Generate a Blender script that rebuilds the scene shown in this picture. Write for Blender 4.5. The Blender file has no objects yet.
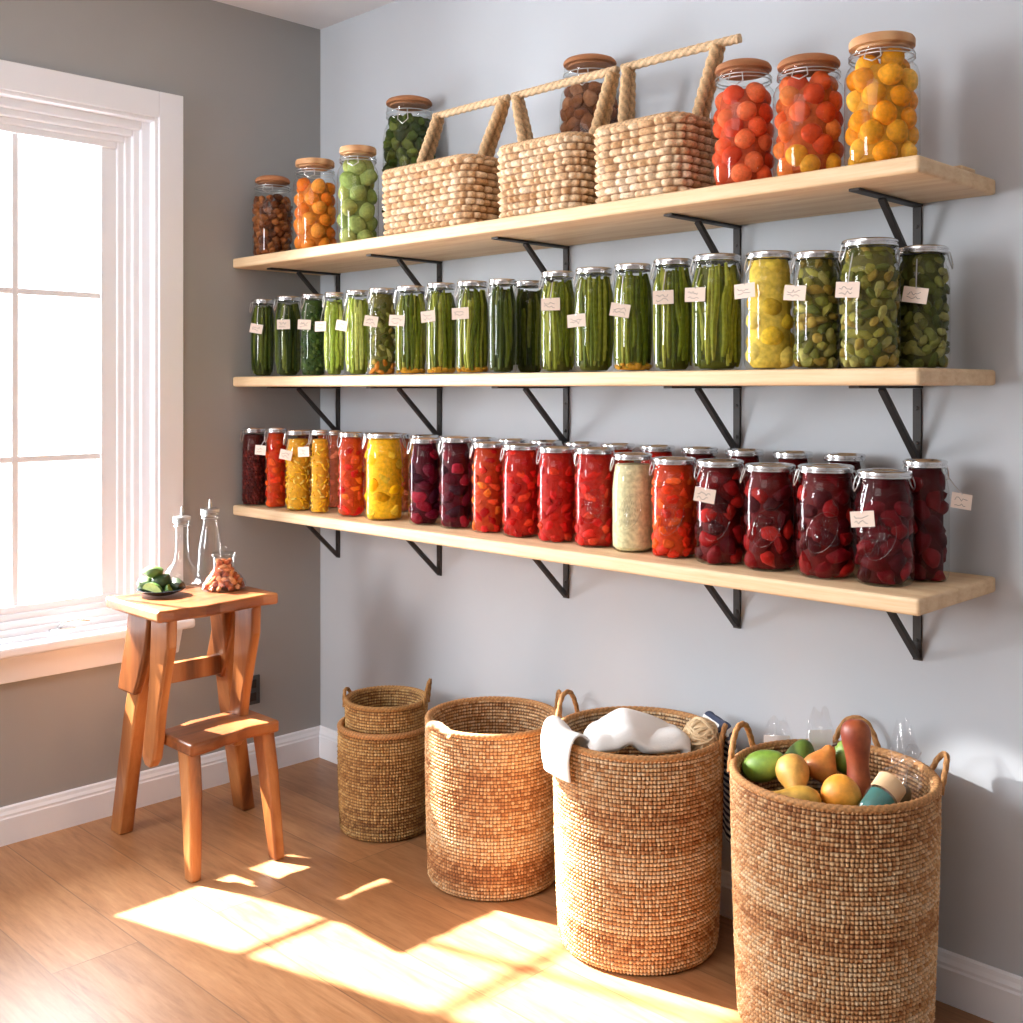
import bpy, bmesh, math, random
import numpy as np
from mathutils import Vector, Matrix
PI = math.pi
rng = np.random.default_rng(7)
random.seed(7)
COL = bpy.context.scene.collection
cos, sin, rad = math.cos, math.sin, math.radians

def lin(r, g, b):
    f = lambda c: (c/255/12.92) if c/255 <= .04045 else ((c/255+.055)/1.055)**2.4
    return (f(r), f(g), f(b))

# ------------------------------------------------------------------ tagging
def tag(o, label, cat, group=None, kind=None):
    o['label'] = label; o['category'] = cat
    if group: o['group'] = group
    if kind: o['kind'] = kind
    return o
def thing(name, label, cat, loc=(0, 0, 0), rotz=0, group=None):
    o = bpy.data.objects.new(name, None); COL.objects.link(o)
    o.empty_display_size = .05
    o.location = loc; o.rotation_euler = (0, 0, rotz)
    return tag(o, label, cat, group)

# ------------------------------------------------------------------ materials
def mat(name):
    m = bpy.data.materials.new(name); m.use_nodes = True
    nt = m.node_tree; b = nt.nodes['Principled BSDF']
    return m, nt, b
def N(nt, t, **kw):
    n = nt.nodes.new(t)
    for k, v in kw.items(): setattr(n, k, v)
    return n
def ramp(nt, stops):
    r = N(nt, 'ShaderNodeValToRGB'); e = r.color_ramp.elements
    while len(e) < len(stops): e.new(.5)
    for el, (p, c) in zip(e, stops): el.position = p; el.color = (*c, 1)
    return r
def coords(nt, scale, kind='Object', rot=(0, 0, 0)):
    t = N(nt, 'ShaderNodeTexCoord'); mp = N(nt, 'ShaderNodeMapping')
    mp.inputs['Scale'].default_value = scale; mp.inputs['Rotation'].default_value = rot
    nt.links.new(t.outputs[kind], mp.inputs['Vector']); return mp.outputs['Vector']
def noise(nt, vec, scale, detail=4, rough=.55, dist=0):
    n = N(nt, 'ShaderNodeTexNoise'); n.inputs['Scale'].default_value = scale
    n.inputs['Detail'].default_value = detail; n.inputs['Roughness'].default_value = rough
    n.inputs['Distortion'].default_value = dist
    if vec is not None: nt.links.new(vec, n.inputs['Vector'])
    return n
def bump(nt, b, h, strength=.2, dist=.01):
    bm_ = N(nt, 'ShaderNodeBump'); bm_.inputs['Strength'].default_value = strength
    bm_.inputs['Distance'].default_value = dist
    nt.links.new(h, bm_.inputs['Height']); nt.links.new(bm_.outputs['Normal'], b.inputs['Normal'])

def paint(name, c, rough=.6, var=.03, bs=.05):
    m, nt, b = mat(name)
    v = coords(nt, (1, 1, 1)); n = noise(nt, v, 3, 3)
    r = ramp(nt, [(.3, tuple(x*(1-var) for x in c)), (.7, tuple(min(1, x*(1+var)) for x in c))])
    nt.links.new(n.outputs['Fac'], r.inputs['Fac']); nt.links.new(r.outputs['Color'], b.inputs['Base Color'])
    b.inputs['Roughness'].default_value = rough
    n2 = noise(nt, v, 260, 2); bump(nt, b, n2.outputs['Fac'], bs, .002)
    return m
def wood(name, c1, c2, c3, scale=(1, 12, 12), rough=.45, ringscale=6, coat=0, wavemix=.45):
    m, nt, b = mat(name)
    v = coords(nt, scale)
    w = N(nt, 'ShaderNodeTexWave'); w.wave_type = 'BANDS'; w.bands_direction = 'Y'
    w.inputs['Scale'].default_value = ringscale*.12; w.inputs['Distortion'].default_value = 5
    w.inputs['Detail'].default_value = 3; w.inputs['Detail Scale'].default_value = .7
    nt.links.new(v, w.inputs['Vector'])
    n = noise(nt, v, ringscale, 6, .65, .6)
    mx = N(nt, 'ShaderNodeMix'); mx.inputs[0].default_value = 1-wavemix
    nt.links.new(w.outputs['Fac'], mx.inputs[2]); nt.links.new(n.outputs['Fac'], mx.inputs[3])
    r = ramp(nt, [(.22, c1), (.5, c2), (.78, c3)])
    nt.links.new(mx.outputs[0], r.inputs['Fac']); nt.links.new(r.outputs['Color'], b.inputs['Base Color'])
    b.inputs['Roughness'].default_value = rough
    if coat: b.inputs['Coat Weight'].default_value = coat; b.inputs['Coat Roughness'].default_value = .25
    bump(nt, b, mx.outputs[0], .12, .002)
    return m
def metal(name, c, rough=.3, metallic=1.0):
    m, nt, b = mat(name)
    v = coords(nt, (1, 1, 1)); n = noise(nt, v, 60, 3)
    r = ramp(nt, [(.3, tuple(x*.8 for x in c)), (.7, c)])
    nt.links.new(n.outputs['Fac'], r.inputs['Fac']); nt.links.new(r.outputs['Color'], b.inputs['Base Color'])
    b.inputs['Metallic'].default_value = metallic; b.inputs['Roughness'].default_value = rough
    return m
def glass(name, tint=(.97, .985, .98), base=.045, rough=.02):
    m, nt, b = mat(name); nt.nodes.remove(b)
    out = nt.nodes['Material Output']
    lw = N(nt, 'ShaderNodeLayerWeight'); lw.inputs['Blend'].default_value = .5
    p = N(nt, 'ShaderNodeMath', operation='POWER'); p.inputs[1].default_value = 4.5
    nt.links.new(lw.outputs['Facing'], p.inputs[0])
    ml = N(nt, 'ShaderNodeMath', operation='MULTIPLY_ADD'); ml.inputs[1].default_value = .75; ml.inputs[2].default_value = base
    nt.links.new(p.outputs[0], ml.inputs[0])
    tr = N(nt, 'ShaderNodeBsdfTransparent')
    tr.inputs['Color'].default_value = (*tint, 1)
    gl = N(nt, 'ShaderNodeBsdfGlossy'); gl.inputs['Roughness'].default_value = rough
    v = coords(nt, (1, 1, 1)); n = noise(nt, v, 28, 1)
    bp = N(nt, 'ShaderNodeBump'); bp.inputs['Strength'].default_value = .07; bp.inputs['Distance'].default_value = .004
    nt.links.new(n.outputs['Fac'], bp.inputs['Height']); nt.links.new(bp.outputs['Normal'], gl.inputs['Normal'])
    mx = N(nt, 'ShaderNodeMixShader')
    nt.links.new(ml.outputs[0], mx.inputs['Fac']); nt.links.new(tr.outputs[0], mx.inputs[1]); nt.links.new(gl.outputs[0], mx.inputs[2])
    nt.links.new(mx.outputs[0], out.inputs['Surface'])
    return m
def vcol(name, rough=.4, coat=.0, nscale=90, var=.22, bs=.15, sss=0, spec=.5):
    """colour comes from the mesh's own per-piece colour, broken up by noise"""
    m, nt, b = mat(name)
    a = N(nt, 'ShaderNodeAttribute'); a.attribute_name = 'Col'
    v = coords(nt, (1, 1, 1)); n = noise(nt, v, nscale, 3)
    r = ramp(nt, [(.3, (1-var,)*3), (.7, (1+var*.5,)*3)])
    nt.links.new(n.outputs['Fac'], r.inputs['Fac'])
    mx = N(nt, 'ShaderNodeMix', data_type='RGBA', blend_type='MULTIPLY'); mx.inputs[0].default_value = 1
    nt.links.new(a.outputs['Color'], mx.inputs[6]); nt.links.new(r.outputs['Color'], mx.inputs[7])
    nt.links.new(mx.outputs[2], b.inputs['Base Color'])
    b.inputs['Roughness'].default_value = rough; b.inputs['Coat Weight'].default_value = coat; b.inputs['Specular IOR Level'].default_value = spec
    if sss:
        b.inputs['Subsurface Weight'].default_value = sss; b.inputs['Subsurface Radius'].default_value = (.01, .004, .002)
    bump(nt, b, n.outputs['Fac'], bs, .002)
    return m

M = {}
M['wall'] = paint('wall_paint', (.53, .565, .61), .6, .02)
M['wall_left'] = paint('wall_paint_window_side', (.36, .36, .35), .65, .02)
M['ceiling'] = paint('ceiling_paint', (.82, .82, .84), .7, .01)
M['trim'] = paint('white_trim_paint', (.88, .90, .95), .4, .01, .02)
M['shelf'] = wood('pale_shelf_wood', lin(206, 168, 124), lin(226, 194, 152), lin(236, 210, 174), (1.1, 9, 22), .55, 5, 0, .12)
M['stool'] = wood('stool_wood', lin(98, 52, 24), lin(156, 94, 48), lin(190, 130, 78), (9, 9, 1.0), .35, 4, .2)
M['seat'] = wood('stool_plank_wood', lin(98, 52, 26), lin(156, 92, 50), lin(192, 132, 82), (9, 1.2, 9), .35, 4, .2)
M['cork'] = paint('cork', lin(178, 118, 76), .85, .3, .9)
M['palewood'] = wood('pale_lid_wood', lin(190, 136, 90), lin(208, 156, 108), lin(218, 170, 122), (6, 14, 14), .6, 5)
M['black'] = metal('black_steel', (.035, .03, .028), .6, 0)
M['silver'] = metal('silver_metal', (.82, .82, .83), .22)
M['wire'] = metal('wire_metal', (.7, .69, .68), .3)
M['glass'] = glass('jar_glass', (.97, .985, .98), .026, .012)
M['bottle_glass'] = glass('bottle_glass', (.95, .96, .96), .07)
M['pane'] = glass('window_glass', (.99, .99, .99), .02)
M['plastic'] = glass('clear_plastic_film', (.985, .985, .99), .06, .1)
M['food'] = vcol('preserved_food', .55, 0, 110, .28, .2, 0, .08)
M['skin'] = vcol('fruit_skin', .48, 0, 60, .25, .1)
M['weave'] = vcol('seagrass_weave', .7, 0, 260, .3, .3)
M['weave_pale'] = vcol('hyacinth_weave', .75, 0, 220, .28, .4)
M['rope'] = vcol('twisted_rope', .75, 0, 240, .3, .3)
M['paper'] = paint('tag_paper', lin(240, 222, 208), .8, .02)
M['ink'] = paint('ink', (.05, .035, .03), .7, .01)
M['card'] = paint('white_card', (.92, .92, .94), .7, .01)
M['cloth'] = paint('white_cotton', (.82, .82, .81), .9, .02, .4)
M['yarn'] = paint('cream_yarn', lin(222, 196, 158), .9, .12, .5)
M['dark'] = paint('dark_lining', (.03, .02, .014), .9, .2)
M['plate'] = metal('dark_plate_glaze', (.03, .04, .05), .15, .2)
M['socket'] = paint('dark_grey_plastic', (.05, .05, .05), .4, .05)
M['teal'] = paint('teal_liquid', lin(70, 130, 125), .2, .05)
M['label'] = paint('tan_paper_label', lin(214, 180, 140), .7, .05)

def floor_material():
    m, nt, b = mat('oak_floor')
    t = N(nt, 'ShaderNodeTexCoord')
    br = N(nt, 'ShaderNodeTexBrick'); br.offset = .37; br.offset_frequency = 2
    br.inputs['Scale'].default_value = 1; br.inputs['Brick Width'].default_value = 1.9
    br.inputs['Row Height'].default_value = .19; br.inputs['Mortar Size'].default_value = .0016
    br.inputs['Color1'].default_value = (0, 0, 0, 1); br.inputs['Color2'].default_value = (1, 1, 1, 1)
    br.inputs['Mortar'].default_value = (.5, .5, .5, 1)
    mp0 = N(nt, 'ShaderNodeMapping'); mp0.inputs['Location'].default_value = (.45, .06, 0)
    nt.links.new(t.outputs['Object'], mp0.inputs['Vector']); nt.links.new(mp0.outputs['Vector'], br.inputs['Vector'])
    mp = N(nt, 'ShaderNodeMapping'); mp.inputs['Scale'].default_value = (1.1, 9, 1)
    nt.links.new(t.outputs['Object'], mp.inputs['Vector'])
    off = N(nt, 'ShaderNodeVectorMath', operation='MULTIPLY_ADD')
    off.inputs[1].default_value = (7, 3, 5)
    nt.links.new(br.outputs['Color'], off.inputs[0]); nt.links.new(mp.outputs['Vector'], off.inputs[2])
    n = noise(nt, off.outputs[0], 2.2, 7, .62, 1.2)
    n2 = noise(nt, off.outputs[0], 14, 5, .6, .3)
    mx = N(nt, 'ShaderNodeMix'); mx.inputs[0].default_value = .35
    nt.links.new(n.outputs['Fac'], mx.inputs[2]); nt.links.new(n2.outputs['Fac'], mx.inputs[3])
    r = ramp(nt, [(.25, lin(122, 80, 48)), (.48, lin(168, 120, 80)), (.75, lin(196, 150, 108))])
    nt.links.new(mx.outputs[0], r.inputs['Fac'])
    tone = ramp(nt, [(0, (.78, .76, .74)), (1, (1.08, 1.06, 1.04))])
    nt.links.new(br.outputs['Color'], tone.inputs['Fac'])
    m1 = N(nt, 'ShaderNodeMix', data_type='RGBA', blend_type='MULTIPLY'); m1.inputs[0].default_value = 1
    nt.links.new(r.outputs['Color'], m1.inputs[6]); nt.links.new(tone.outputs['Color'], m1.inputs[7])
    m2 = N(nt, 'ShaderNodeMix', data_type='RGBA', blend_type='MIX')
    m2.inputs[7].default_value = (.12, .06, .03, 1)
    k = N(nt, 'ShaderNodeMath', operation='MULTIPLY'); k.inputs[1].default_value = .5
    nt.links.new(br.outputs['Fac'], k.inputs[0]); nt.links.new(k.outputs[0], m2.inputs[0])
    nt.links.new(m1.outputs[2], m2.inputs[6]); nt.links.new(m2.outputs[2], b.inputs['Base Color'])
    b.inputs['Roughness'].default_value = .38
    bump(nt, b, mx.outputs[0], .08, .002)
    return m
M['floor'] = floor_material()

# ------------------------------------------------------------------ mesh builder
class MB:
    def __init__(s): s.v = []; s.f = []; s.m = []; s.c = []
    def add(s, verts, faces, mi=0, col=(1, 1, 1)):
        o = len(s.v); s.v += [tuple(p) for p in verts]
        s.f += [tuple(i+o for i in fc) for fc in faces]; s.m += [mi]*len(faces)
        if isinstance(col, (list, np.ndarray)) and len(col) == len(verts) and len(verts) != 3: s.c += [tuple(c) for c in col]
        else: s.c += [tuple(col)]*len(verts)
        return s
    def box(s, a, b, mi=0, col=(1, 1, 1)):
        (x0, y0, z0), (x1, y1, z1) = a, b
        v = [(x0,y0,z0),(x1,y0,z0),(x1,y1,z0),(x0,y1,z0),(x0,y0,z1),(x1,y0,z1),(x1,y1,z1),(x0,y1,z1)]
        return s.add(v, [(0,3,2,1),(4,5,6,7),(0,1,5,4),(1,2,6,5),(2,3,7,6),(3,0,4,7)], mi, col)
    def lathe(s, prof, seg=32, mi=0, col=(1, 1, 1), c=(0, 0, 0), sq=None):
        o = []; rows = []
        v = []
        for r, z in prof:
            if r < 1e-6: rows.append([len(v)]); v.append((c[0], c[1], c[2]+z))
            else:
                rows.append(list(range(len(v), len(v)+seg)))
                for k in range(seg):
                    a = 2*PI*k/seg; q = 1
                    if sq: q = sq(a, z)
                    v.append((c[0]+r*q*cos(a), c[1]+r*q*sin(a), c[2]+z))
        f = []
        for A, B in zip(rows, rows[1:]):
            for k in range(seg):
                k2 = (k+1) % seg
                if len(A) == 1 and len(B) == 1: continue
                if len(A) == 1: f.append((A[0], B[k2], B[k])[::-1] if False else (A[0], B[k2], B[k]))
                elif len(B) == 1: f.append((A[k], A[k2], B[0]))
                else: f.append((A[k], A[k2], B[k2], B[k]))
        return s.add(v, f, mi, col)
    def tube(s, path, r, n=8, mi=0, col=(1, 1, 1), closed=False, twist=0, lobes=0, amp=0, caps=True, flat=1):
        P = [Vector(p) for p in path]; L = len(P)
        rr = r if isinstance(r, (list, tuple)) else [r]*L
        up = None; v = []; cc = []
        for i in range(L):
            if closed: t = P[(i+1) % L]-P[i-1]
            else: t = P[min(i+1, L-1)]-P[max(i-1, 0)]
            t.normalize()
            if up is None:
                up = Vector((0, 0, 1)) if abs(t.z) < .9 else Vector((1, 0, 0))
            x = up-t*up.dot(t); x.normalize(); up = x; y = t.cross(x)
            for k in range(n):
                a = 2*PI*k/n; b = 0
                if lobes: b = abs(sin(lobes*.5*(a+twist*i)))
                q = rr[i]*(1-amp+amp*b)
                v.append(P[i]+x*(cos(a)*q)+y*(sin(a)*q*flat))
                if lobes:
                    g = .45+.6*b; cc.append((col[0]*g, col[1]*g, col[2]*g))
                else: cc.append(col)
        f = []
        for i in range(L if closed else L-1):
            j = (i+1) % L
            for k in range(n):
                k2 = (k+1) % n
                f.append((i*n+k, i*n+k2, j*n+k2, j*n+k))
        if caps and not closed:
            f.append(tuple(range(n))[::-1]); f.append(tuple((L-1)*n+k for k in range(n)))
        o = len(s.v); s.v += [tuple(p) for p in v]; s.f += [tuple(i+o for i in q) for q in f]; s.m += [mi]*len(f); s.c += cc
        return s
    def loft(s, secs, mi=0, col=(1, 1, 1)):
        """secs: (centre, half vector a, half vector b)"""
        v = []
        for c, a, b in secs:
            c, a, b = Vector(c), Vector(a), Vector(b)
            v += [c-a-b, c+a-b, c+a+b, c-a+b]
        f = [(3, 2, 1, 0)]; n = len(secs)
        for i in range(n-1):
            for k in range(4):
                k2 = (k+1) % 4; f.append((i*4+k, i*4+k2, i*4+4+k2, i*4+4+k))
        f.append(tuple((n-1)*4+k for k in range(4)))
        return s.add(v, f, mi, col)
    def prism(s, poly, axis, a, b, mi=0):
        """poly of 2-D points extruded along axis x or y from a to b"""
        n = len(poly)
        mk = (lambda p, t: (t, p[0], p[1])) if axis == 'x' else (lambda p, t: (p[0], t, p[1]))
        v = [mk(p, a) for p in poly]+[mk(p, b) for p in poly]
        f = [tuple(range(n))[::-1], tuple(range(n, 2*n))]
        for i in range(n): f.append((i, (i+1) % n, n+(i+1) % n, n+i))
        return s.add(v, f, mi)
    def blob(s, tmpl, loc, scl, rot=None, mi=0, col=(1, 1, 1), lump=0, seed=0):
        V, Fc = tmpl
        P = V*np.array(scl)
        if lump:
            ph = np.random.default_rng(seed).uniform(0, 6, 6)
            d = 1+lump*(np.sin(V[:, 0]*3.1+ph[0])*np.sin(V[:, 1]*3.7+ph[1])+.6*np.sin(V[:, 2]*5+ph[2]+V[:, 0]*2))
            P = P*d[:, None]
        if rot is not None: P = P @ np.array(rot).T
        P = P+np.array(loc)
        return s.add(P.tolist(), Fc, mi, col)
    def build(s, name, mats, parent=None, smooth=True, angle=40, recalc=True):
        me = bpy.data.meshes.new(name)
        me.from_pydata(s.v, [], s.f)
        ms = mats if isinstance(mats, (list, tuple)) else [mats]
        for m in ms: me.materials.append(m)
        me.polygons.foreach_set('material_index', s.m)
        at = me.color_attributes.new('Col', 'FLOAT_COLOR', 'POINT')
        at.data.foreach_set('color', np.hstack([np.array(s.c, dtype=np.float32), np.ones((len(s.c), 1), np.float32)]).ravel())
        if recalc:
            bm = bmesh.new(); bm.from_mesh(me)
            bmesh.ops.recalc_face_normals(bm, faces=bm.faces)
            bm.to_mesh(me); bm.free()
        if smooth:
            me.polygons.foreach_set('use_smooth', [True]*len(me.polygons))
            try: me.set_sharp_from_angle(angle=rad(angle))
            except Exception: pass
        me.update()
        o = bpy.data.objects.new(name, me); COL.objects.link(o)
        if parent: o.parent = parent
        return o

def bevel(o, w, seg=2, ang=30):
    m = o.modifiers.new('bevel', 'BEVEL'); m.width = w; m.segments = seg; m.limit_method = 'ANGLE'; m.angle_limit = rad(ang)
    return o
def ico(sub):
    bm = bmesh.new(); bmesh.ops.create_icosphere(bm, subdivisions=sub, radius=1)
    V = np.array([v.co[:] for v in bm.verts]); Fc = [tuple(v.index for v in f.verts) for f in bm.faces]; bm.free()
    return V, Fc
ICO1, ICO2, ICO3 = ico(1), ico(2), ico(3)
def rotm(g=rng):
    q = g.normal(size=4); q /= np.linalg.norm(q); w, x, y, z = q
    return np.array([[1-2*(y*y+z*z), 2*(x*y-z*w), 2*(x*z+y*w)], [2*(x*y+z*w), 1-2*(x*x+z*z), 2*(y*z-x*w)], [2*(x*z-y*w), 2*(y*z+x*w), 1-2*(x*x+y*y)]])
def arc(c, rx, rz, a0, a1, n, ax=(1, 0), up=1, lean=(0, 0)):
    out = []
    for i in range(n):
        a = a0+(a1-a0)*i/(n-1)
        out.append((c[0]+ax[0]*rx*cos(a)+lean[0]*sin(a), c[1]+ax[1]*rx*cos(a)+lean[1]*sin(a), c[2]+rz*sin(a)*up))
    return out

# ------------------------------------------------------------------ the room
H = 2.3735; RX = 4.4; FY = -4.2
def struct(name, mb, m, label, cat, parent=None, smooth=False):
    o = mb.build(name, m, parent, smooth=smooth)
    if parent is None: tag(o, label, cat, kind='structure')
    return o
struct('floor', MB().box((-.14, FY, -.05), (RX, .12, 0)), M['floor'], 'oak plank floor with a bright patch of sunlight', 'floor')
struct('ceiling', MB().box((-.14, FY, H), (RX, .12, H+.08)), M['ceiling'], 'plain white ceiling above the corner', 'ceiling')
struct('wall_back', MB().box((0, 0, 0), (RX, .12, H)), M['wall'], 'pale blue grey wall carrying the three shelves', 'wall')
WY0, WY1, WZ0, WZ1 = -1.335, -.577, .525, 1.985
wl = MB()
wl.box((-.14, FY, 0), (0, WY0, H)).box((-.14, WY1, 0), (0, .12, H)).box((-.14, WY0, 0), (0, WY1, WZ0-.03)).box((-.14, WY0, WZ1), (0, WY1, H))
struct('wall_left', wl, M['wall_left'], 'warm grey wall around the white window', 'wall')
struct('wall_front', MB().box((0, FY-.1, 0), (RX, FY, H)), M['wall'], 'pale grey wall at the front of the room', 'wall')
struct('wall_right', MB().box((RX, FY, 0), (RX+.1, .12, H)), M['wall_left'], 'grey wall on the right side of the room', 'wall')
BBp = [(0, 0), (-.016, 0), (-.016, .068), (-.0135, .072), (-.0135, .078), (-.009, .086), (-.007, .094), (-.003, .0975), (0, .0975)]
struct('baseboard_back', MB().prism([(p[0], p[1]) for p in BBp], 'x', 0, RX), M['trim'], 'white moulded baseboard under the shelf wall', 'baseboard')
struct('baseboard_left', MB().prism([(-p[0], p[1]) for p in BBp], 'y', FY, 0), M['trim'], 'white moulded baseboard under the window wall', 'baseboard')

# window: casing, stepped jamb mouldings, sash, muntins, panes, stool, apron, crank
win = thing('window_1', 'white framed window with six panes and bright daylight behind', 'window'); win['kind'] = 'structure'
def frame(y0, y1, z0, z1, w, x0, x1, bottom=True):
    mb = MB()
    mb.box((x0, y0, z0), (x1, y0+w, z1)); mb.box((x0, y1-w, z0), (x1, y1, z1)); mb.box((x0, y0+w, z1-w), (x1, y1-w, z1))
    if bottom: mb.box((x0, y0+w, z0), (x1, y1-w, z0+w))
    return mb
bevel(frame(-1.41, -.502, .53, 2.06, .076, 0, .02, False).build('window_casing', M['trim'], win, smooth=False), .002)
bevel(frame(WY0, WY1, WZ0, WZ1, .012, -.13, .012).build('window_jamb', M['trim'], win, smooth=False), .002)
for k, (w, x0, x1) in enumerate(((.03, -.115, -.018), (.05, -.11, -.03), (.068, -.105, -.042), (.088, -.1, -.05))):
    bevel(frame(WY0+.008, WY1-.008, WZ0, WZ1-.008, w, x0, x1).build('frame_moulding', M['trim'], win, smooth=False), .004)
GY0, GY1, GZ0, GZ1 = -1.20, -.715, .58, 1.893
sash = bevel(frame(GY0-.045, GY1+.045, GZ0-.045, GZ1+.045, .048, -.088, -.056).build('window_sash', M['trim'], win, smooth=False), .003)
GYm = (GY0+GY1)/2
zs = [GZ0, 1.007, 1.464, GZ1]
mt = MB(); mt.box((-.084, GYm-.009, GZ0-.01), (-.06, GYm+.009, GZ1+.01))
bevel(mt.build('muntin_bar', M['trim'], win, smooth=False), .003)
for z in zs[1:3]:
    bevel(MB().box((-.083, GY0-.01, z-.009), (-.061, GY1+.01, z+.009)).build('muntin_bar', M['trim'], win, smooth=False), .003)
for i in range(3):
    for a, b in ((GY0, GYm), (GYm, GY1)):
        MB().add([(-.072, a, zs[i]), (-.072, b, zs[i]), (-.072, b, zs[i+1]), (-.072, a, zs[i+1])], [(0, 1, 2, 3)]).build('window_pane', M['pane'], win, smooth=False)
sl = MB().box((-.1, WY0, .499), (.02, WY1, .527)); sl.box((.0, -1.43, .499), (.062, -.485, .527))
bevel(sl.build('window_sill', M['trim'], win, smooth=False), .008, 3)
bevel(MB().prism([(-1.41, .499), (-1.395, .425), (-.517, .425), (-.502, .499)], 'x', 0, .02).build('window_apron', M['trim'], win, smooth=False), .003)
ck = MB().box((-.04, -.885, .527), (.0, -.815, .543)); ck.tube([(-.012, -.86, .543), (.002, -.85, .56), (.01, -.82, .563), (.016, -.785, .556)], [.006, .006, .005, .006], 8)
bevel(ck.build('window_crank', M['silver'], win), .003)

# wall outlet beside the step stool
ol = thing('wall_outlet', 'small dark grey power outlet on the window wall behind the wooden step stool', 'outlet', (0, -.262, .262))
bevel(MB().box((.0005, -.03, -.045), (.007, .03, .045)).build('cover_plate', M['socket'], ol, smooth=False), .003)
for z in (-.02, .02): bevel(MB().box((.006, -.015, z-.013), (.0095, .015, z+.013)).build('socket_face', M['dark'], ol, smooth=False), .004)

# ------------------------------------------------------------------ shelves and brackets
XR, D, TH = 2.185, .328, .030
SZ = {'top': 1.5976, 'middle': 1.2353, 'bottom': .842}
for nm, lab in (('top', 'pale wooden wall shelf, topmost, carrying cork lidded jars and woven baskets'),
                ('middle', 'pale wooden wall shelf carrying the row of green pickle jars'),
                ('bottom', 'pale wooden wall shelf, lowest, carrying red, yellow and purple jars')):
    z = SZ[nm]
    o = MB().box((.002, -D, z-TH), (XR, -.001, z)).build('wall_shelf', M['shelf'], smooth=False)
    bevel(o, .006, 3); tag(o, lab, 'shelf', 'three wall shelves')
ORD = ['first', 'second', 'third', 'fourth', 'fifth', 'sixth', 'seventh', 'eighth', 'ninth', 'tenth', 'eleventh', 'twelfth', 'thirteenth', 'fourteenth', 'fifteenth', 'sixteenth', 'seventeenth', 'eighteenth', 'nineteenth', 'twentieth']
for nm in ('top', 'middle', 'bottom'):
    z = SZ[nm]-TH
    for i, x in enumerate((.10, .59, 1.085, 1.606, 2.03)):
        t = thing('shelf_bracket', f'black steel bracket under the {nm} shelf, {ORD[i]} from the window wall', 'bracket', (x, 0, z), 0, 'shelf brackets')
        MBt = MB().box((-.011, -.262, -.0055), (.011, -.0005, -.0005)); bevel(MBt.build('horizontal_arm', M['black'], t, smooth=False), .001)
        o = MB().box((-.009, -.006, -.155), (.009, -.0005, -.006)); bevel(o.build('wall_plate', M['black'], t, smooth=False), .001)
        b = MB().loft([((0, -.155, -.006), (.0065, 0, 0), (0, .0035, .0035)), ((0, -.006, -.147), (.0065, 0, 0), (0, .004, .004))])
        bevel(b.build('diagonal_brace', M['black'], t, smooth=False), .001)
        for zz in (-.045, -.115):
            s_ = MB().lathe([(0, .003), (.003, .0025), (.0045, 0)], 10).build('screw', M['black'], t); s_.location = (0, -.006, zz); s_.rotation_euler = (PI/2, 0, 0)

# ------------------------------------------------------------------ jar fillings
G = lambda *c: lin(*c)
def mean_col(cols, k): return tuple(k*sum(c[j] for c in cols)/len(cols) for j in range(3))
PAL = {
 'bean':   ([G(130,134,40), G(104,112,30), G(152,152,60), G(86,96,24)], G(46,54,14)),
 'beandk': ([G(84,94,32), G(66,78,24), G(104,112,42), G(50,62,20)], G(24,32,10)),
 'beanlt': ([G(188,200,88), G(170,186,70), G(204,212,112), G(150,170,60)], G(110,124,38)),
 'kale':   ([G(52,78,34), G(40,62,26), G(74,98,44), G(90,108,50)], G(20,30,10)),
 'pepper': ([G(142,136,60), G(112,112,46), G(166,158,88), G(88,92,36), G(150,126,54)], G(54,54,16)),
 'pepperdk':([G(112,114,52), G(88,94,40), G(140,136,72), G(70,76,30)], G(34,34,12)),
 'pear':   ([G(228,196,74), G(238,210,104), G(220,180,50)], G(190,150,30)),
 'gpear':  ([G(134,152,78), G(118,138,64), G(152,166,92), G(170,174,98)], G(86,104,36)),
 'apricot':([G(244,166,40), G(240,150,28), G(250,186,66)], G(206,118,14)),
 'orange': ([G(240,138,44), G(232,120,34), G(246,156,62)], G(180,80,16)),
 'tomato': ([G(230,92,52), G(222,74,38), G(238,114,68)], G(150,36,16)),
 'tomato2':([G(226,96,48), G(210,74,34), G(234,128,60), G(228,110,52)], G(140,34,12)),
 'nut':    ([G(150,96,64), G(128,78,50), G(168,116,82), G(110,64,40)], G(60,34,20)),
 'nutdk':  ([G(112,60,30), G(136,78,40), G(88,46,24), G(152,92,48)], G(52,26,12)),
 'berry':  ([G(96,32,28), G(76,24,24), G(118,44,36), G(60,18,18)], G(50,14,14)),
 'redor':  ([G(226,62,22), G(210,42,16), G(238,92,32)], G(176,30,12)),
 'red':    ([G(212,36,24), G(190,22,18), G(228,62,32), G(200,30,28)], G(160,18,14)),
 'redmix': ([G(210,46,30), G(232,110,36), G(192,26,26), G(226,80,40)], G(150,20,14)),
 'pink':   ([G(232,124,90), G(226,104,72), G(238,142,104)], G(206,80,52)),
 'ring':   ([G(252,210,64), G(250,194,40), G(255,224,110), G(244,180,30)], G(196,138,16)),
 'peach':  ([G(255,192,16), G(255,176,8), G(255,208,60)], G(232,150,4)),
 'plum':   ([G(84,8,28), G(104,12,36), G(58,6,26), G(140,20,40)], G(64,8,24)),
 'plumred':([G(136,12,16), G(104,8,16), G(168,28,22), G(72,6,14)], G(86,8,16)),
 'wine':   ([G(92,6,16), G(68,4,12), G(120,12,20)], G(64,6,14)),
 'cream':  ([G(226,218,176)], G(222,212,168)),
 'crumple':([G(78,92,36), G(56,72,26), G(102,112,48), G(44,56,20)], G(26,34,12)),
}
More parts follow.
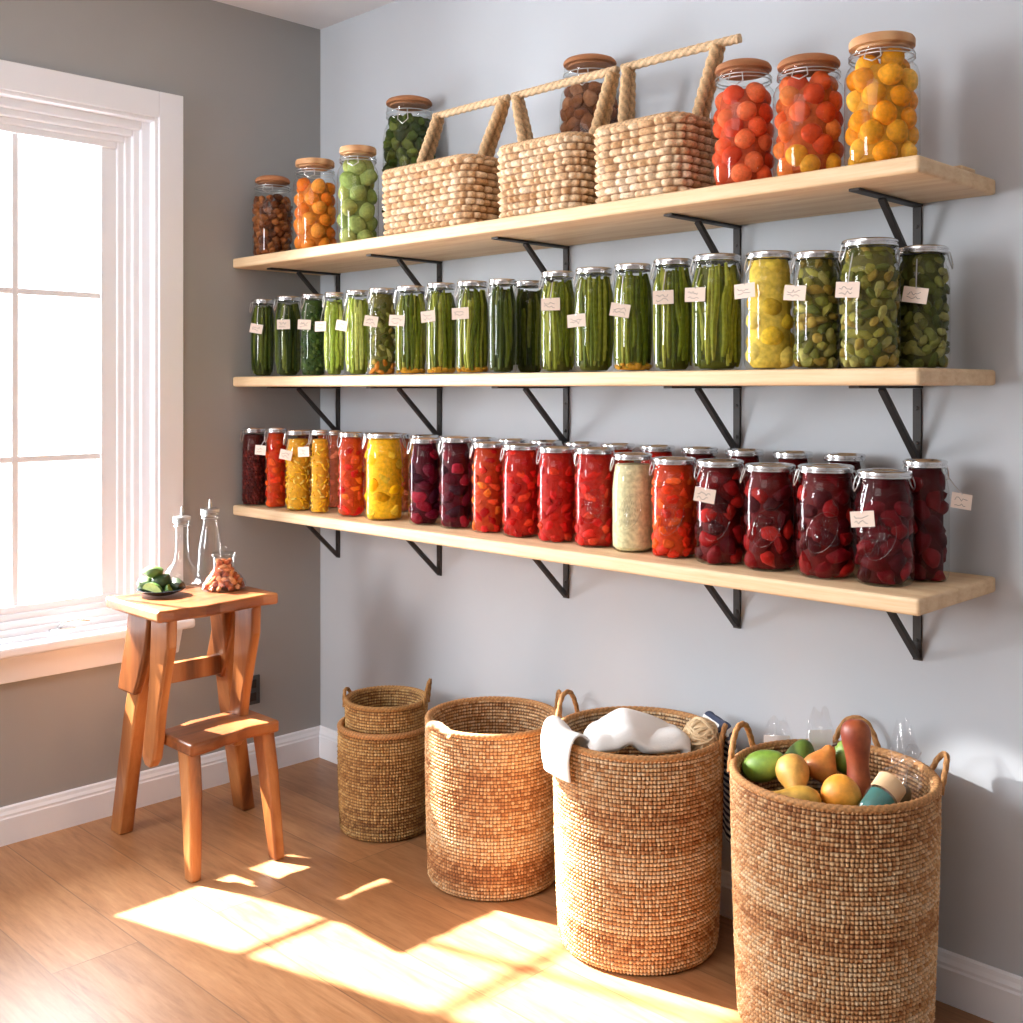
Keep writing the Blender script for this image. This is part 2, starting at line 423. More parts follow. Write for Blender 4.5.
def core_lathe(mb, r, z0, z1, c, cb=None):
    """the filling's inner mass"""
    rows = [(0, z0), (r*.8, z0+.001), (r*.97, z0+.008), (r, z0+.02), (r, z0+(z1-z0)*.7), (r*.97, z1-.022), (r*.87, z1-.003), (0, z1)]
    seg = 24; v = []; cc = []
    for q, z in rows:
        for k in range(seg):
            v.append((q*cos(2*PI*k/seg), q*sin(2*PI*k/seg), z)); cc.append(cb if (cb and z < z0+.012) else c)
    f = [(i*seg+k, i*seg+(k+1) % seg, (i+1)*seg+(k+1) % seg, (i+1)*seg+k) for i in range(len(rows)-1) for k in range(seg)]
    mb.add(v, f, 0, cc)
def rin(z, r, Hh):
    t = z/Hh
    if t < .07: return r*(.80+.20*math.sqrt(max(0, min(1, t/.07))))
    if t < .72: return r
    return r*(1-.16*min(1, (t-.72)/.14))
def clamp_in(mb, r, Hh, gap=.0009, top=.93):
    # pieces press flat against the inside of the glass
    V = np.array(mb.v); z = np.clip(V[:, 2], .0025, Hh*top)
    lim = np.array([rin(q, r, Hh) for q in z])-gap
    d = np.hypot(V[:, 0], V[:, 1]); k = np.minimum(1, lim/np.maximum(d, 1e-6))
    mb.v = [tuple(p) for p in np.column_stack([V[:, 0]*k, V[:, 1]*k, z])]
    return mb
def fill_sticks(r, Hh, pal, dens=1, sed=None, pr_=.0056):
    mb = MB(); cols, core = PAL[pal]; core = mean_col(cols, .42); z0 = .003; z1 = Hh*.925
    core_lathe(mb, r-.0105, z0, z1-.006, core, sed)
    for ring, rr_ in ((0, r-.0018-pr_), (1, r-.0055-pr_)):
        n = int(2*PI*rr_/(pr_*1.85)*dens); ph = rng.uniform(0, 6)
        for k in range(n):
            a = ph+2*PI*k/n+rng.normal(0, .05); zt = z1-abs(rng.normal(0, .012)) if rng.random() > .15 else z1*rng.uniform(.5, .9)
            zb = z0+.004+(rng.uniform(0, .02) if rng.random() > .3 else rng.uniform(.02, .06))
            lean = rng.normal(0, .13); bow = rng.normal(0, .07); q = pr_*rng.uniform(.8, 1.15); c = cols[rng.integers(len(cols))]
            g = rng.uniform(.8, 1.2); c = tuple(x*g for x in c)
            P = []; R_ = []
            for i in range(7):
                t = i/6; z = zb+(zt-zb)*t; aa = a+lean*(t-.5)+bow*sin(PI*t*2)
                lim = rin(z, r, Hh)-.0012-q
                P.append((min(rr_, lim)*cos(aa), min(rr_, lim)*sin(aa), z)); R_.append(q*(.55 if i in (0, 6) else 1+.12*sin(i*2.3+k)))
            mb.tube(P, R_, 6, 0, c)
    if sed:
        for k in range(26):
            a = rng.uniform(0, 2*PI); q = rng.uniform(.004, .007)
            mb.blob(ICO1, ((r-.002-q)*cos(a), (r-.002-q)*sin(a), z0+rng.uniform(.004, .012)), (q*1.4, q*1.4, q), None, 0, sed)
    return mb
def lump_sites(r, Hh, s, top=.88, jit=.25, flatz=1.0):
    z = .003+s*flatz*.9; row = 0; out = []
    while z < Hh*top:
        lim = rin(z, r, Hh)-.0014-s*1.0
        n = max(3, int(2*PI*lim/(s*1.86)))
        for k in range(n):
            a = 2*PI*(k+.5*(row % 2))/n+rng.normal(0, jit*.18)+row*.06
            out.append((lim*cos(a), lim*sin(a), z+rng.normal(0, s*jit), a))
        z += s*1.45*flatz; row += 1
    return out
def fill_lumps(r, Hh, pal, s=.011, asp=(1, 1, 1), top=.88, lump=.06, tm=ICO2, cr=.45, bottom=None, ck=.72):
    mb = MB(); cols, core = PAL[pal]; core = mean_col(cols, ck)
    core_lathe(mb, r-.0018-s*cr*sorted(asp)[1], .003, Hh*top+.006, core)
    for i, (x, y, z, a) in enumerate(lump_sites(r, Hh, s, top)):
        g = rng.uniform(.7, 1.25); c = cols[rng.integers(len(cols))]
        if bottom and z < .03: c = bottom
        sc = [s*q*rng.uniform(.88, 1.1) for q in asp]
        mb.blob(tm, (x, y, z), sc, rotm(), 0, tuple(v*g for v in c), lump, i)
    return mb
def fill_rings(r, Hh, pal):
    mb = MB(); cols, core = PAL[pal]; core = mean_col(cols, .8); core = (core[0]*1.05, core[1]*.82, core[2]*.6); core_lathe(mb, r-.005, .003, Hh*.9, core)
    for (x, y, z, a) in lump_sites(r, Hh, .0085, .87):
        Rm = rotm(); q = .0075; c = cols[rng.integers(len(cols))]
        span = rng.uniform(3.2, 5.4)
        P = [np.array((x, y, z))+Rm @ np.array((q*cos(t), q*sin(t), 0)) for t in np.linspace(0, span, 8)]
        mb.tube(P, .0028, 6, 0, c)
    return mb
def fill_smooth(r, Hh, pal):
    mb = MB(); cols, core = PAL[pal]
    core_lathe(mb, r-.0015, .003, Hh*.9, core)
    return mb
FILLNAME = {}
def make_fill(kind, r, Hh):
    if kind in ('bean', 'beandk'): return fill_sticks(r, Hh, kind), 'bean_filling'
    if kind == 'beansed': return fill_sticks(r, Hh, 'bean', 1, G(206, 150, 44)), 'bean_filling'
    if kind == 'beanlt': return fill_sticks(r, Hh, kind, 1, None, .0066), 'celery_filling'
    if kind == 'kale': return fill_lumps(r, Hh, kind, .008, (1.3, .9, .7), .91, .2), 'leafy_green_filling'
    if kind in ('pepper', 'pepperdk'): return fill_lumps(r, Hh, kind, .0115, (1.6, .95, .7), .925, .12, cr=.75, ck=.5), 'pepper_slice_filling'
    if kind == 'peppersed': return fill_lumps(r, Hh, 'pepper', .0105, (1.7, .8, .6), .92, .12, cr=.7, ck=.5, bottom=G(196, 120, 40)), 'pepper_slice_filling'
    if kind == 'ring': return fill_rings(r, Hh, kind), 'pasta_ring_filling'
    if kind == 'cream': return fill_smooth(r, Hh, kind), 'cream_filling'
    if kind == 'berry': return fill_lumps(r, Hh, kind, .0055, (1, 1, 1), .9, .05, ICO1), 'berry_filling'
    if kind == 'peach': return fill_lumps(r, Hh, kind, .022, (1.4, .95, .8), .925, .14, cr=.25, ck=1.0), 'peach_filling'
    if kind in ('plum', 'plumred', 'wine'): return fill_lumps(r, Hh, kind, .0185, (1.35, 1.05, .85), .915, .13, cr=.45, ck=.5), 'plum_filling'
    if kind == 'pear': return fill_lumps(r, Hh, kind, .0235, (1.15, 1, .95), .92, .07, cr=.35, ck=.92), 'pear_filling'
    return fill_lumps(r, Hh, kind, .014, (1.35, 1, .8), .92, .16, cr=.3, ck=.7), 'tomato_filling'

# ------------------------------------------------------------------ jars
def scribble(w, h, n, seed):
    g = random.Random(seed); P = []
    x = -w*.34
    for i in range(n):
        P.append((x, g.uniform(-.12, .14)*h)); x += w*.68/n*g.uniform(.6, 1.3)
    return P
def add_tag(parent, ang, R, z, cam_ang, seed, w=.043, h=.0285, neck=None):
    g = random.Random(seed); roll = rad(g.uniform(-12, 9))
    face = rad(ang)*.45+cam_ang*.55
    n = Vector((cos(face), sin(face), .06)).normalized(); x = Vector((-sin(face), cos(face), 0)); y = n.cross(x)
    x, y = x*cos(roll)+y*sin(roll), y*cos(roll)-x*sin(roll)
    # push out far enough that the flat card clears the round glass
    c = Vector((cos(rad(ang))*R, sin(rad(ang))*R, z))+n*.006
    mb = MB(); v = []
    pts = [(-.5, -.5), (.5, -.5), (.5, .5), (-.5, .5)]
    for s in (0, 1):
        for a, b in pts: v.append(c+x*(a*w)+y*(b*h)+n*(.0008*s))
    mb.add(v, [(3, 2, 1, 0), (4, 5, 6, 7), (0, 1, 5, 4), (1, 2, 6, 5), (2, 3, 7, 6), (3, 0, 4, 7)], 0)
    for row in range(2):
        P = scribble(w, h, 9 if row == 0 else 7, seed+row)
        for (a, b), (a2, b2) in zip(P, P[1:]):
            yo = (.1 if row == 0 else -.2)*h; t = .00035
            p, q = c+x*a+y*(b+yo)+n*.00095, c+x*a2+y*(b2+yo)+n*.00095
            d = (q-p).normalized().cross(n)*t
            mb.add([p-d, q-d, q+d, p+d], [(0, 1, 2, 3)], 1)
    o = mb.build('name_tag', [M['paper'], M['ink']], parent, smooth=False, recalc=False)
    top = c+y*(h*.42)+n*.001
    nr, nz = neck
    a2 = rad(ang)
    P = [top, top*.5+Vector((nr*cos(a2), nr*sin(a2), nz))*.5+Vector((0, 0, -.004))+n*.003, Vector((nr*cos(a2), nr*sin(a2), nz))]
    MB().tube(P, .0012, 5).build('tag_string', M['wire'], o)
    return o
def mason_jar(x, y, z0, r, Hh, kind, label, group, cam, tg=None, seed=0, emblem=False, stuff=True, clasp=True, seg=36):
    t = thing('preserve_jar', label, 'jar', (x, y, z0+.0005), 0, group)
    nr = r*.85
    prof = [(0, .003), (r*.55, .002), (r*.78, 0), (r*.9, .003), (r*.97, .009), (r, .018), (r, Hh*.70), (r*.985, Hh*.76), (r*.93, Hh*.82), (nr*1.0, Hh*.855), (nr, Hh*.875), (nr*1.06, Hh*.885), (nr*1.07, Hh*.892), (nr*1.06, Hh*.9), (nr, Hh*.906), (nr, Hh*.915), (nr*1.05, Hh*.922), (nr*1.05, Hh*.934), (nr, Hh*.94), (nr, Hh*.955)]
    MB().lathe(prof, seg).build('glass_body', M['glass'], t)
    fb, nm = make_fill(kind, r, Hh); clamp_in(fb, r, Hh)
    fo = fb.build(nm, M['food'], t); fo['kind'] = 'stuff'
    lid = MB().lathe([(0, Hh-.0035), (nr*.72, Hh-.0035), (nr*.8, Hh-.0005), (nr*1.0, Hh), (nr*1.09, Hh-.0025), (nr*1.1, Hh-.0055), (nr*1.06, Hh-.0068), (nr*1.06, Hh-.0085), (nr*1.1, Hh-.0098), (nr*1.1, Hh-.013), (nr*1.03, Hh-.0145)], seg).build('lid', M['silver'], t)
    if clasp:
        a = cam-1.15+.2*((seed*37) % 7-3)/3
        for s in (0, PI):
            aa = a+s; u = Vector((cos(aa), sin(aa), 0)); w = Vector((-sin(aa), cos(aa), 0))
            P = [u*(nr*1.12)+w*.007+Vector((0, 0, Hh-.01)), u*(nr*1.2)+w*.009+Vector((0, 0, Hh*.9)), u*(nr*1.28)+w*.006+Vector((0, 0, Hh*.845)), u*(nr*1.3)+Vector((0, 0, Hh*.82)),
                 u*(nr*1.28)-w*.006+Vector((0, 0, Hh*.845)), u*(nr*1.2)-w*.009+Vector((0, 0, Hh*.9)), u*(nr*1.12)-w*.007+Vector((0, 0, Hh-.01))]
            MB().tube(P, .0013, 6).build('wire_clasp', M['wire'], t)
    if emblem:
        R_ = r+.0006; mb = MB(); a0 = cam-.15
        onc = lambda u, v: (R_*cos(a0+u/r), R_*sin(a0+u/r), Hh*.42+v)
        mb.tube([onc(r*.55*cos(q), .036*sin(q)+.014*cos(q)) for q in np.linspace(0, 2*PI, 28, endpoint=False)], .0006, 5, closed=True)
        g = random.Random(seed+5)
        for row in range(4):
            zz = .021-.014*row; wv = r*.4*(1 if row == 1 else .75)
            P = [onc(-wv+2*wv*i/17, zz+.006*sin(i*2.1+row)+g.uniform(-.003, .003)) for i in range(18)]
            mb.tube(P, .0006, 5)
        mb.build('embossed_emblem', M['glass_emb'], t)
    if tg: add_tag(t, tg[0], tg[1], tg[2], cam, seed*13+1, neck=(nr*1.04, Hh*.885), w=.043 if r > .04 else .038)
    return t
def emb_mat():
    m = glass('embossed_glass', (.93, .93, .93), .10, .05); return m
M['glass_emb'] = emb_mat()
CAM = Vector((3.042, -2.1686, 1.2))
camang = lambda x, y: math.atan2(CAM.y-y, CAM.x-x)

MID = [  # x, y, r, height, filling, tag(angle, radius, z), what it looks like
 (.058,-.255,.0369,.237,'beandk',(-59,.042,.145),'dark green pickles'),
 (.193,-.255,.0400,.238,'beandk',(-49,.047,.152),'dark green spears'),
 (.321,-.255,.0364,.237,'kale',(-69,.041,.147),'dark leafy greens'),
 (.425,-.255,.0304,.236,'beanlt',(-112,.036,.139),'pale green celery sticks'),
 (.534,-.255,.0354,.235,'beanlt',(-113,.042,.137),'pale yellow green stalks'),
 (.642,-.255,.0398,.234,'peppersed',(-77,.045,.143),'olive green pepper pieces'),
 (.763,-.255,.0421,.232,'beansed',(-87,.047,.14),'green beans over orange sediment'),
 (.883,-.255,.0393,.232,'beansed',(-87,.044,.145),'green beans'),
 (.999,-.255,.0414,.229,'beansed',(-80,.046,.147),'green beans'),
 (1.106,-.255,.0354,.227,'beandk',None,'dark green beans without tag'),
 (1.097,-.15,.040,.23,'beandk',None,'very dark green beans'),
 (1.288,-.255,.0415,.232,'bean',(-68,.046,.154),'green beans'),
 (1.398,-.255,.0458,.232,'bean',(-96,.051,.113),'green beans with a low tag'),
 (1.508,-.255,.0433,.232,'beansed',(-84,.048,.13),'green beans'),
 (1.615,-.255,.0441,.234,'bean',(-76,.049,.151),'green beans with a tilted tag'),
 (1.724,-.255,.0518,.234,'bean',(-100,.057,.151),'green beans beside the yellow jar'),
 (1.848,-.255,.0498,.229,'pear',(-112,.055,.152),'yellow pears'),
 (1.949,-.255,.0435,.221,'pepper',(-109,.048,.142),'olive pepper slices beside the yellow jar'),
 (1.935,-.14,.045,.23,'pepperdk',None,'dark olive slices'),
 (2.057,-.255,.0536,.234,'pepper',(-100,.059,.14),'olive pepper slices in the tallest jar'),
 (2.161-.026,-.245,.0260,.22,'pepperdk',(-90,.053,.132),'dark olive pickle slices'),
]
MID[-1] = (2.112,-.158,.0483,.225,'pepperdk',(-78,.053,.132),'dark olive pickle slices')
fi = 0
for i, (x, y, r, h, k, tg, what) in enumerate(MID):
    if i in (10, 18):
        lab = f'clip jar of {what} behind the middle shelf front row, ' + ('near its centre' if i == 10 else 'near its right end')
    else:
        fi += 1
        lab = f'clip jar of {what}, {ORD[fi-1]} from left on middle shelf'
        if i == 20: lab = 'clip-top jar of dark olive pickle slices at the right end of the middle shelf'
    mason_jar(x, y, SZ['middle'], r, h, k, lab, 'pickle jars on the middle shelf', camang(x, y), tg, i+1)
BOT = [
 (.044,-.278,.038,.236,'berry',None,'dark brownish red berries'),
 (.155,-.272,.033,.239,'redor',(-109,.043,.173),'orange red fruit'),
 (.264,-.268,.038,.235,'ring',(-83,.043,.164),'yellow pasta rings'),
 (.370,-.265,.029,.238,'ring',(-112,.044,.176),'yellow pasta rings in a narrow jar'),
 (.280,-.150,.030,.231,'pink',None,'pinkish orange fruit'),
 (.496,-.250,.038,.235,'redmix',None,'orange red tomatoes'),
 (.625,-.235,.055,.236,'peach',None,'bright yellow peaches'),
 (.784,-.225,.044,.227,'plum',None,'dark purple plums beside yellow peaches'),
 (.900,-.220,.044,.233,'plum',None,'dark purple plums'),
 (1.019,-.220,.042,.224,'redmix',None,'red tomatoes with orange pieces'),
 (1.134,-.220,.047,.223,'red',None,'red tomatoes'),
 (1.252,-.220,.047,.221,'red',None,'red tomatoes'),
 (1.370,-.220,.048,.223,'red',None,'red tomatoes beside the cream jar'),
 (1.480,-.221,.046,.215,'cream',None,'smooth pale cream sauce'),
 (1.593,-.222,.050,.210,'redor',None,'orange red tomatoes right of cream jar'),
 (1.714,-.228,.052,.211,'plumred',(-86,.057,.142),'dark red plums with a square tag'),
 (1.831,-.226,.053,.208,'plumred',None,'dark red plums'),
 (1.953,-.226,.056,.212,'plumred',None,'dark red plums with a clear swirl'),
 (2.071,-.226,.053,.208,'wine',(-101,.058,.122),'deep red plums with a hanging tag'),
 (2.104,-.130,.043,.224,'wine',(11,.061,.15),'deep wine red fruit'),
]
fi = 0
for i, (x, y, r, h, k, tg, what) in enumerate(BOT):
    if i == 4: lab = 'clip jar of pinkish orange fruit set back between yellow and red bottom shelf jars'
    elif i == 19: lab = 'clip jar of deep wine red fruit with tag beyond the right shelf end'
    else:
        fi += 1; lab = f'clip jar of {what}, {ORD[fi-1]} from left on bottom shelf'
    mason_jar(x, y, SZ['bottom'], r, h, k, lab, 'preserve jars on the bottom shelf', camang(x, y), tg, i+40, emblem=(12 <= i <= 18))
rear = [.055, .165, .385] + [.50+.118*i for i in range(13)]
RK = ['berry', 'redor', 'redmix', 'pink', 'peach', 'plum', 'plum', 'redmix', 'red', 'red', 'redor', 'red', 'plumred', 'plumred', 'plumred', 'wine']
for i, x in enumerate(rear):
    lab = f'silver-lidded jar in the rear row of the bottom shelf, {ORD[i]} from left'
    mason_jar(x, -.085, SZ['bottom'], .044, .226, RK[i], lab, 'rear row jars on the bottom shelf', camang(x, -.085), None, i+80, clasp=False, seg=28)

# ------------------------------------------------------------------ tall cork jars on the top shelf
def cork_jar(x, y, r, Hh, label, pal, fruit, s, asp=(1, 1, 1), top=.8, lump=.05, lid='cork', each=True, bottom=None, tm=ICO2):
    z0 = SZ['top']; t = thing('cork_jar', label, 'jar', (x, y, z0+.0005), 0, 'cork lidded jars on the top shelf')
    body = Hh-.019; nr = r*.8
    prof = [(0, .003), (r*.6, .002), (r*.84, 0), (r*.93, .004), (r*.98, .011), (r, .02), (r, body*.72), (r*.985, body*.77), (r*.93, body*.83), (nr*1.02, body*.87), (nr, body*.89), (nr*1.07, body*.905), (nr*1.07, body*.925), (nr, body*.935), (nr*1.06, body*.955), (nr*1.06, body*.985), (nr, body)]
    MB().lathe(prof, 48).build('glass_body', M['glass'], t)
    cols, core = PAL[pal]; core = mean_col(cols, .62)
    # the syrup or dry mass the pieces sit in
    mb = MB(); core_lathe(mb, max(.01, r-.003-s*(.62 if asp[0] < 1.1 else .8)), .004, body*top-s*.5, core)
    mb.build('inner_filling', M['food'], t)['kind'] = 'stuff'
    allb = MB(); k = 0
    for (px, py, pz, a) in lump_sites(r, body, s, top, .2):
        g = rng.uniform(.85, 1.12); c = cols[rng.integers(len(cols))]
        if bottom and pz < body*.22 and rng.random() < .7: c = bottom
        sc = [s*q*rng.uniform(.92, 1.06) for q in asp]
        if each:
            lim_ = math.hypot(px, py); b = MB(); b.blob(tm, (0, 0, 0), sc, rotm(), 0, tuple(v*g for v in c), lump, k)
            o = b.build(fruit, M['food'], t); o.location = (px, py, pz)
        else: allb.blob(tm, (px, py, pz), sc, rotm(), 0, tuple(v*g for v in c), lump, k)
        k += 1
    if not each:
        o = allb.build(fruit, M['food'], t); o['kind'] = 'stuff'
    lr = nr*1.1; zc = body
    if lid == 'cork':
        lp = [(0, zc-.003), (lr*.8, zc-.003), (lr*.82, zc+.001), (lr*.98, zc+.002), (lr*1.0, zc+.006), (lr*.98, zc+.010), (lr*.92, zc+.0145), (lr*.76, zc+.0185), (lr*.4, zc+.021), (0, zc+.0215)]
        MB().lathe(lp, 40).build('cork_lid', M['cork'], t)
    else:
        lp = [(0, zc-.003), (lr*.8, zc-.003), (lr*.82, zc+.001), (lr*.99, zc+.002), (lr*1.0, zc+.004), (lr*1.0, zc+.014), (lr*.96, zc+.018), (lr*.86, zc+.019), (0, zc+.0195)]
        MB().lathe(lp, 40).build('wooden_lid', M['palewood'], t)
    w = MB()
    for zz in (.915, .945):
        w.tube([((nr*1.09)*cos(q), (nr*1.09)*sin(q), body*zz) for q in np.linspace(0, 2*PI, 36, endpoint=False)], .0013, 6, closed=True)
    a = camang(x, y)-.25
    u = Vector((cos(a), sin(a), 0)); v_ = Vector((-sin(a), cos(a), 0))
    w.tube([u*nr*1.12+v_*.012+Vector((0, 0, body*.94)), u*nr*1.2+v_*.015+Vector((0, 0, body*.87)), u*nr*1.27+Vector((0, 0, body*.835)), u*nr*1.2-v_*.015+Vector((0, 0, body*.87)), u*nr*1.12-v_*.012+Vector((0, 0, body*.94))], .0013, 6)
    w.build('neck_wire', M['wire'], t)
    return t
cork_jar(.103, -.25, .060, .245, 'cork lidded jar of brown nut clusters at the left end of the top shelf', 'nutdk', 'nut_cluster', .012, (1.3, 1, .9), .76, .14)
cork_jar(.324, -.25, .064, .264, 'wooden lidded jar of orange apricots, second jar from the left end of the top shelf', 'orange', 'apricot', .022, (1.05, 1, .95), .84, .05, 'wood')
cork_jar(.531, -.252, .058, .27, 'wooden lidded jar of green pears standing left of the first woven top shelf basket', 'gpear', 'green_pear', .0255, (1.2, .95, .95), .84, .06, 'wood', tm=ICO3)
cork_jar(.552, -.085, .0755, .432, 'tall cork lidded jar of crumpled dark greens behind the leftmost top shelf basket', 'crumple', 'dark_green_piece', .017, (1.3, 1, .85), .93, .16)
cork_jar(1.233, -.080, .0745, .408, 'tall cork lidded jar of brown nuts behind the middle top shelf basket', 'nut', 'brown_nut', .019, (1.25, 1, .85), .9, .1)
cork_jar(1.78, -.243, .0635, .252, 'cork lidded jar of red orange tomatoes beside the right hand basket on the top shelf', 'tomato', 'tomato', .0215, (1, 1, .97), .88, .03, tm=ICO3)
cork_jar(1.926, -.243, .067, .231, 'wide cork lidded jar of orange and red fruit between tomato jar and yellow jar', 'tomato2', 'orange_fruit', .0215, (1, 1, .97), .89, .04, bottom=G(232, 160, 50), tm=ICO3)
cork_jar(2.075, -.243, .066, .236, 'cork lidded jar of yellow apricots at the right end of the top shelf', 'apricot', 'yellow_apricot', .0225, (1, 1, .96), .9, .04, 'wood', tm=ICO3)
o = MB().box((2.085, -.075, SZ['top']), (2.15, -.012, SZ['top']+.022)).build('wood_offcut', M['shelf'], smooth=False); bevel(o, .002)
tag(o, 'small pale wood offcut lying at the back right corner of the top shelf', 'wood block')

# ------------------------------------------------------------------ woven baskets
def weave(name, mat_, parent, outline, hgt, ncol, nrow, su, sv, amp, thick, scale, brick, palette, dark, inner_from=0.0, band=.25, seed=0):
    """one woven shell (outside, inside, bottom); outline(u) -> points and normals"""
    g = np.random.default_rng(seed)
    tone = g.uniform(0, 1, (nrow+1, ncol)); rowt = g.normal(0, band, nrow+1); rowph = np.round(g.uniform(-.5, .5, nrow+1)*.7, 2)
    for q in range(1, nrow+1): rowt[q] = .55*rowt[q-1]+.6*rowt[q]
    pal = np.array(palette); dark = np.array(dark)
    def shell(side, su, sv, v0):
        nu = ncol*su; r0 = int(v0*nrow); nv = (nrow-r0)*sv+1
        U = (np.arange(nu)/nu)[None, :].repeat(nv, 0); V = ((r0*sv+np.arange(nv))/(nrow*sv))[:, None].repeat(nu, 1)
        row = np.minimum((V*nrow+1e-6).astype(int), nrow-1)
        wob = .16*np.sin(U*2*PI*7+row*.35)+.12*np.sin(U*2*PI*13-row*.6)+.07*(row % 2)+(rowph[row] if brick else 0)
        pu = U*ncol+(.5*(row % 2) if brick else 0)+wob
        pv = V*nrow
        col = np.floor(pu+1e-6).astype(int) % ncol
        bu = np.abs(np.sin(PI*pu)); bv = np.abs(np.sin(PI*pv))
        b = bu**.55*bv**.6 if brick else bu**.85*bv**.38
        P, Nn = outline(U.ravel())
        k = scale(V.ravel())
        off = (amp*(b-.5)).ravel()*side-(thick if side < 0 else 0)
        jit = g.normal(0, amp*.12, nv*nu)
        XY = P*k[:, None]+Nn*(off+jit)[:, None]
        Z = V.ravel()*hgt
        verts = np.column_stack([XY, Z])
        t = tone[row, col].ravel(); rt = rowt[row].ravel()
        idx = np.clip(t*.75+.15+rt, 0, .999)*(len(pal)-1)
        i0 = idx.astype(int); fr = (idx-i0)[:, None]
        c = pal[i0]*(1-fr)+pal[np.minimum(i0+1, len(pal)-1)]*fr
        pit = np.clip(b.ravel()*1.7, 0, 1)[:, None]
        c = dark*(1-pit)+c*pit  # shade in the gaps between strands is painted into the vertex colour
        I = np.arange(nv*nu).reshape(nv, nu); J = np.roll(I, -1, 1)
        f = np.stack([I[:-1], J[:-1], J[1:], I[1:]], -1).reshape(-1, 4)
        if side < 0: f = f[:, ::-1]
        return verts, f, c, I
    v1, f1, c1, I1 = shell(1, su, sv, 0)
    v2, f2, c2, I2 = shell(-1, max(2, su-1), max(2, sv-1), inner_from)
    nu1 = I1.shape[1]
    ctr = np.array([[0, 0, 0.0]])
    ctr2 = np.array([[0, 0, inner_from*hgt+.004]])
    o1 = len(v1); o2 = o1+len(v2)
    verts = np.vstack([v1, v2, ctr, ctr2])
    cols = np.vstack([c1, c2, dark[None], dark[None]])
    quads = np.vstack([f1, f2+o1])
    base = I1[0]; tri = np.column_stack([np.roll(base, -1), base, np.full(nu1, o2)])
    b2 = I2[0]+o1; tri2 = np.column_stack([b2, np.roll(b2, -1), np.full(len(b2), o2+1)])
    tris = np.vstack([tri, tri2])
    me = bpy.data.meshes.new(name)
    me.vertices.add(len(verts)); me.vertices.foreach_set('co', verts.astype(np.float32).ravel())
    nl = quads.size+tris.size; me.loops.add(nl)
    me.loops.foreach_set('vertex_index', np.concatenate([quads.ravel(), tris.ravel()]).astype(np.int32))
    npoly = len(quads)+len(tris); me.polygons.add(npoly)
    st = np.concatenate([np.arange(len(quads))*4, quads.size+np.arange(len(tris))*3]).astype(np.int32)
    me.polygons.foreach_set('loop_start', st)
    me.update(calc_edges=True); me.validate()
    at = me.color_attributes.new('Col', 'FLOAT_COLOR', 'POINT')
    at.data.foreach_set('color', np.hstack([cols, np.ones((len(cols), 1))]).astype(np.float32).ravel())
    me.polygons.foreach_set('use_smooth', [True]*len(me.polygons))
    me.materials.append(mat_)
    o = bpy.data.objects.new(name, me); COL.objects.link(o); o.parent = parent
    return o
def circ(r): return lambda U: (np.column_stack([r*np.cos(2*PI*U), r*np.sin(2*PI*U)]), np.column_stack([np.cos(2*PI*U), np.sin(2*PI*U)]))
def rrect(w, d, cr):
    a, b = w/2-cr, d/2-cr; segs = [2*b, PI/2*cr, 2*a, PI/2*cr, 2*b, PI/2*cr, 2*a, PI/2*cr]; L = sum(segs)
    corners = [(a, b, 0), (-a, b, PI/2), (-a, -b, PI), (a, -b, 1.5*PI)]
    def f(U):
        P = np.zeros((len(U), 2)); Q = np.zeros((len(U), 2))
        for i, u in enumerate(U):
            s = (u % 1)*L
            for k in range(8):
                if s <= segs[k] or k == 7: break
                s -= segs[k]
            if k % 2 == 0:
                j = k//2; c0 = corners[j-1]; c1 = corners[j]; ang = (j)*PI/2
                n = (cos(ang), sin(ang)); p0 = (c0[0]+cr*n[0], c0[1]+cr*n[1]); p1 = (c1[0]+cr*n[0], c1[1]+cr*n[1])
                t = s/max(1e-9, segs[k]); P[i] = (p0[0]+(p1[0]-p0[0])*t, p0[1]+(p1[1]-p0[1])*t); Q[i] = n
            else:
                c = corners[k//2]; ang = c[2]+s/cr; n = (cos(ang), sin(ang)); P[i] = (c[0]+cr*n[0], c[1]+cr*n[1]); Q[i] = n
        return P, Q
    def fast(U):
        u, inv = np.unique(np.round(U, 7), return_inverse=True); P, Q = f(u); return P[inv.ravel()], Q[inv.ravel()]
    return fast
TAN = [G(172, 114, 66), G(206, 150, 96), G(224, 174, 120), G(236, 196, 146), G(244, 214, 172)]
TAN1 = [G(142, 98, 50), G(178, 132, 74), G(200, 156, 92), G(216, 178, 116)]
GAP_SHADE = G(92, 48, 22)
def rope_handle(path, r, parent, col=G(196, 140, 84), name='handle', m='rope'):
    # resample finely so that the strands show
    P = [Vector(p) for p in path]; out = []
    for i in range(len(P)-1):
        p0, p1, p2, p3 = P[max(i-1, 0)], P[i], P[i+1], P[min(i+2, len(P)-1)]
        n = max(2, int((p2-p1).length/.0035))
        for k in range(n):
            t = k/n
            out.append(.5*((2*p1)+(-p0+p2)*t+(2*p0-5*p1+4*p2-p3)*t*t+(-p0+3*p1-3*p2+p3)*t**3))
    out.append(P[-1])
    return MB().tube(out, r, 12, 0, col, False, .38, 3, .32).build(name, M[m], parent, angle=80)
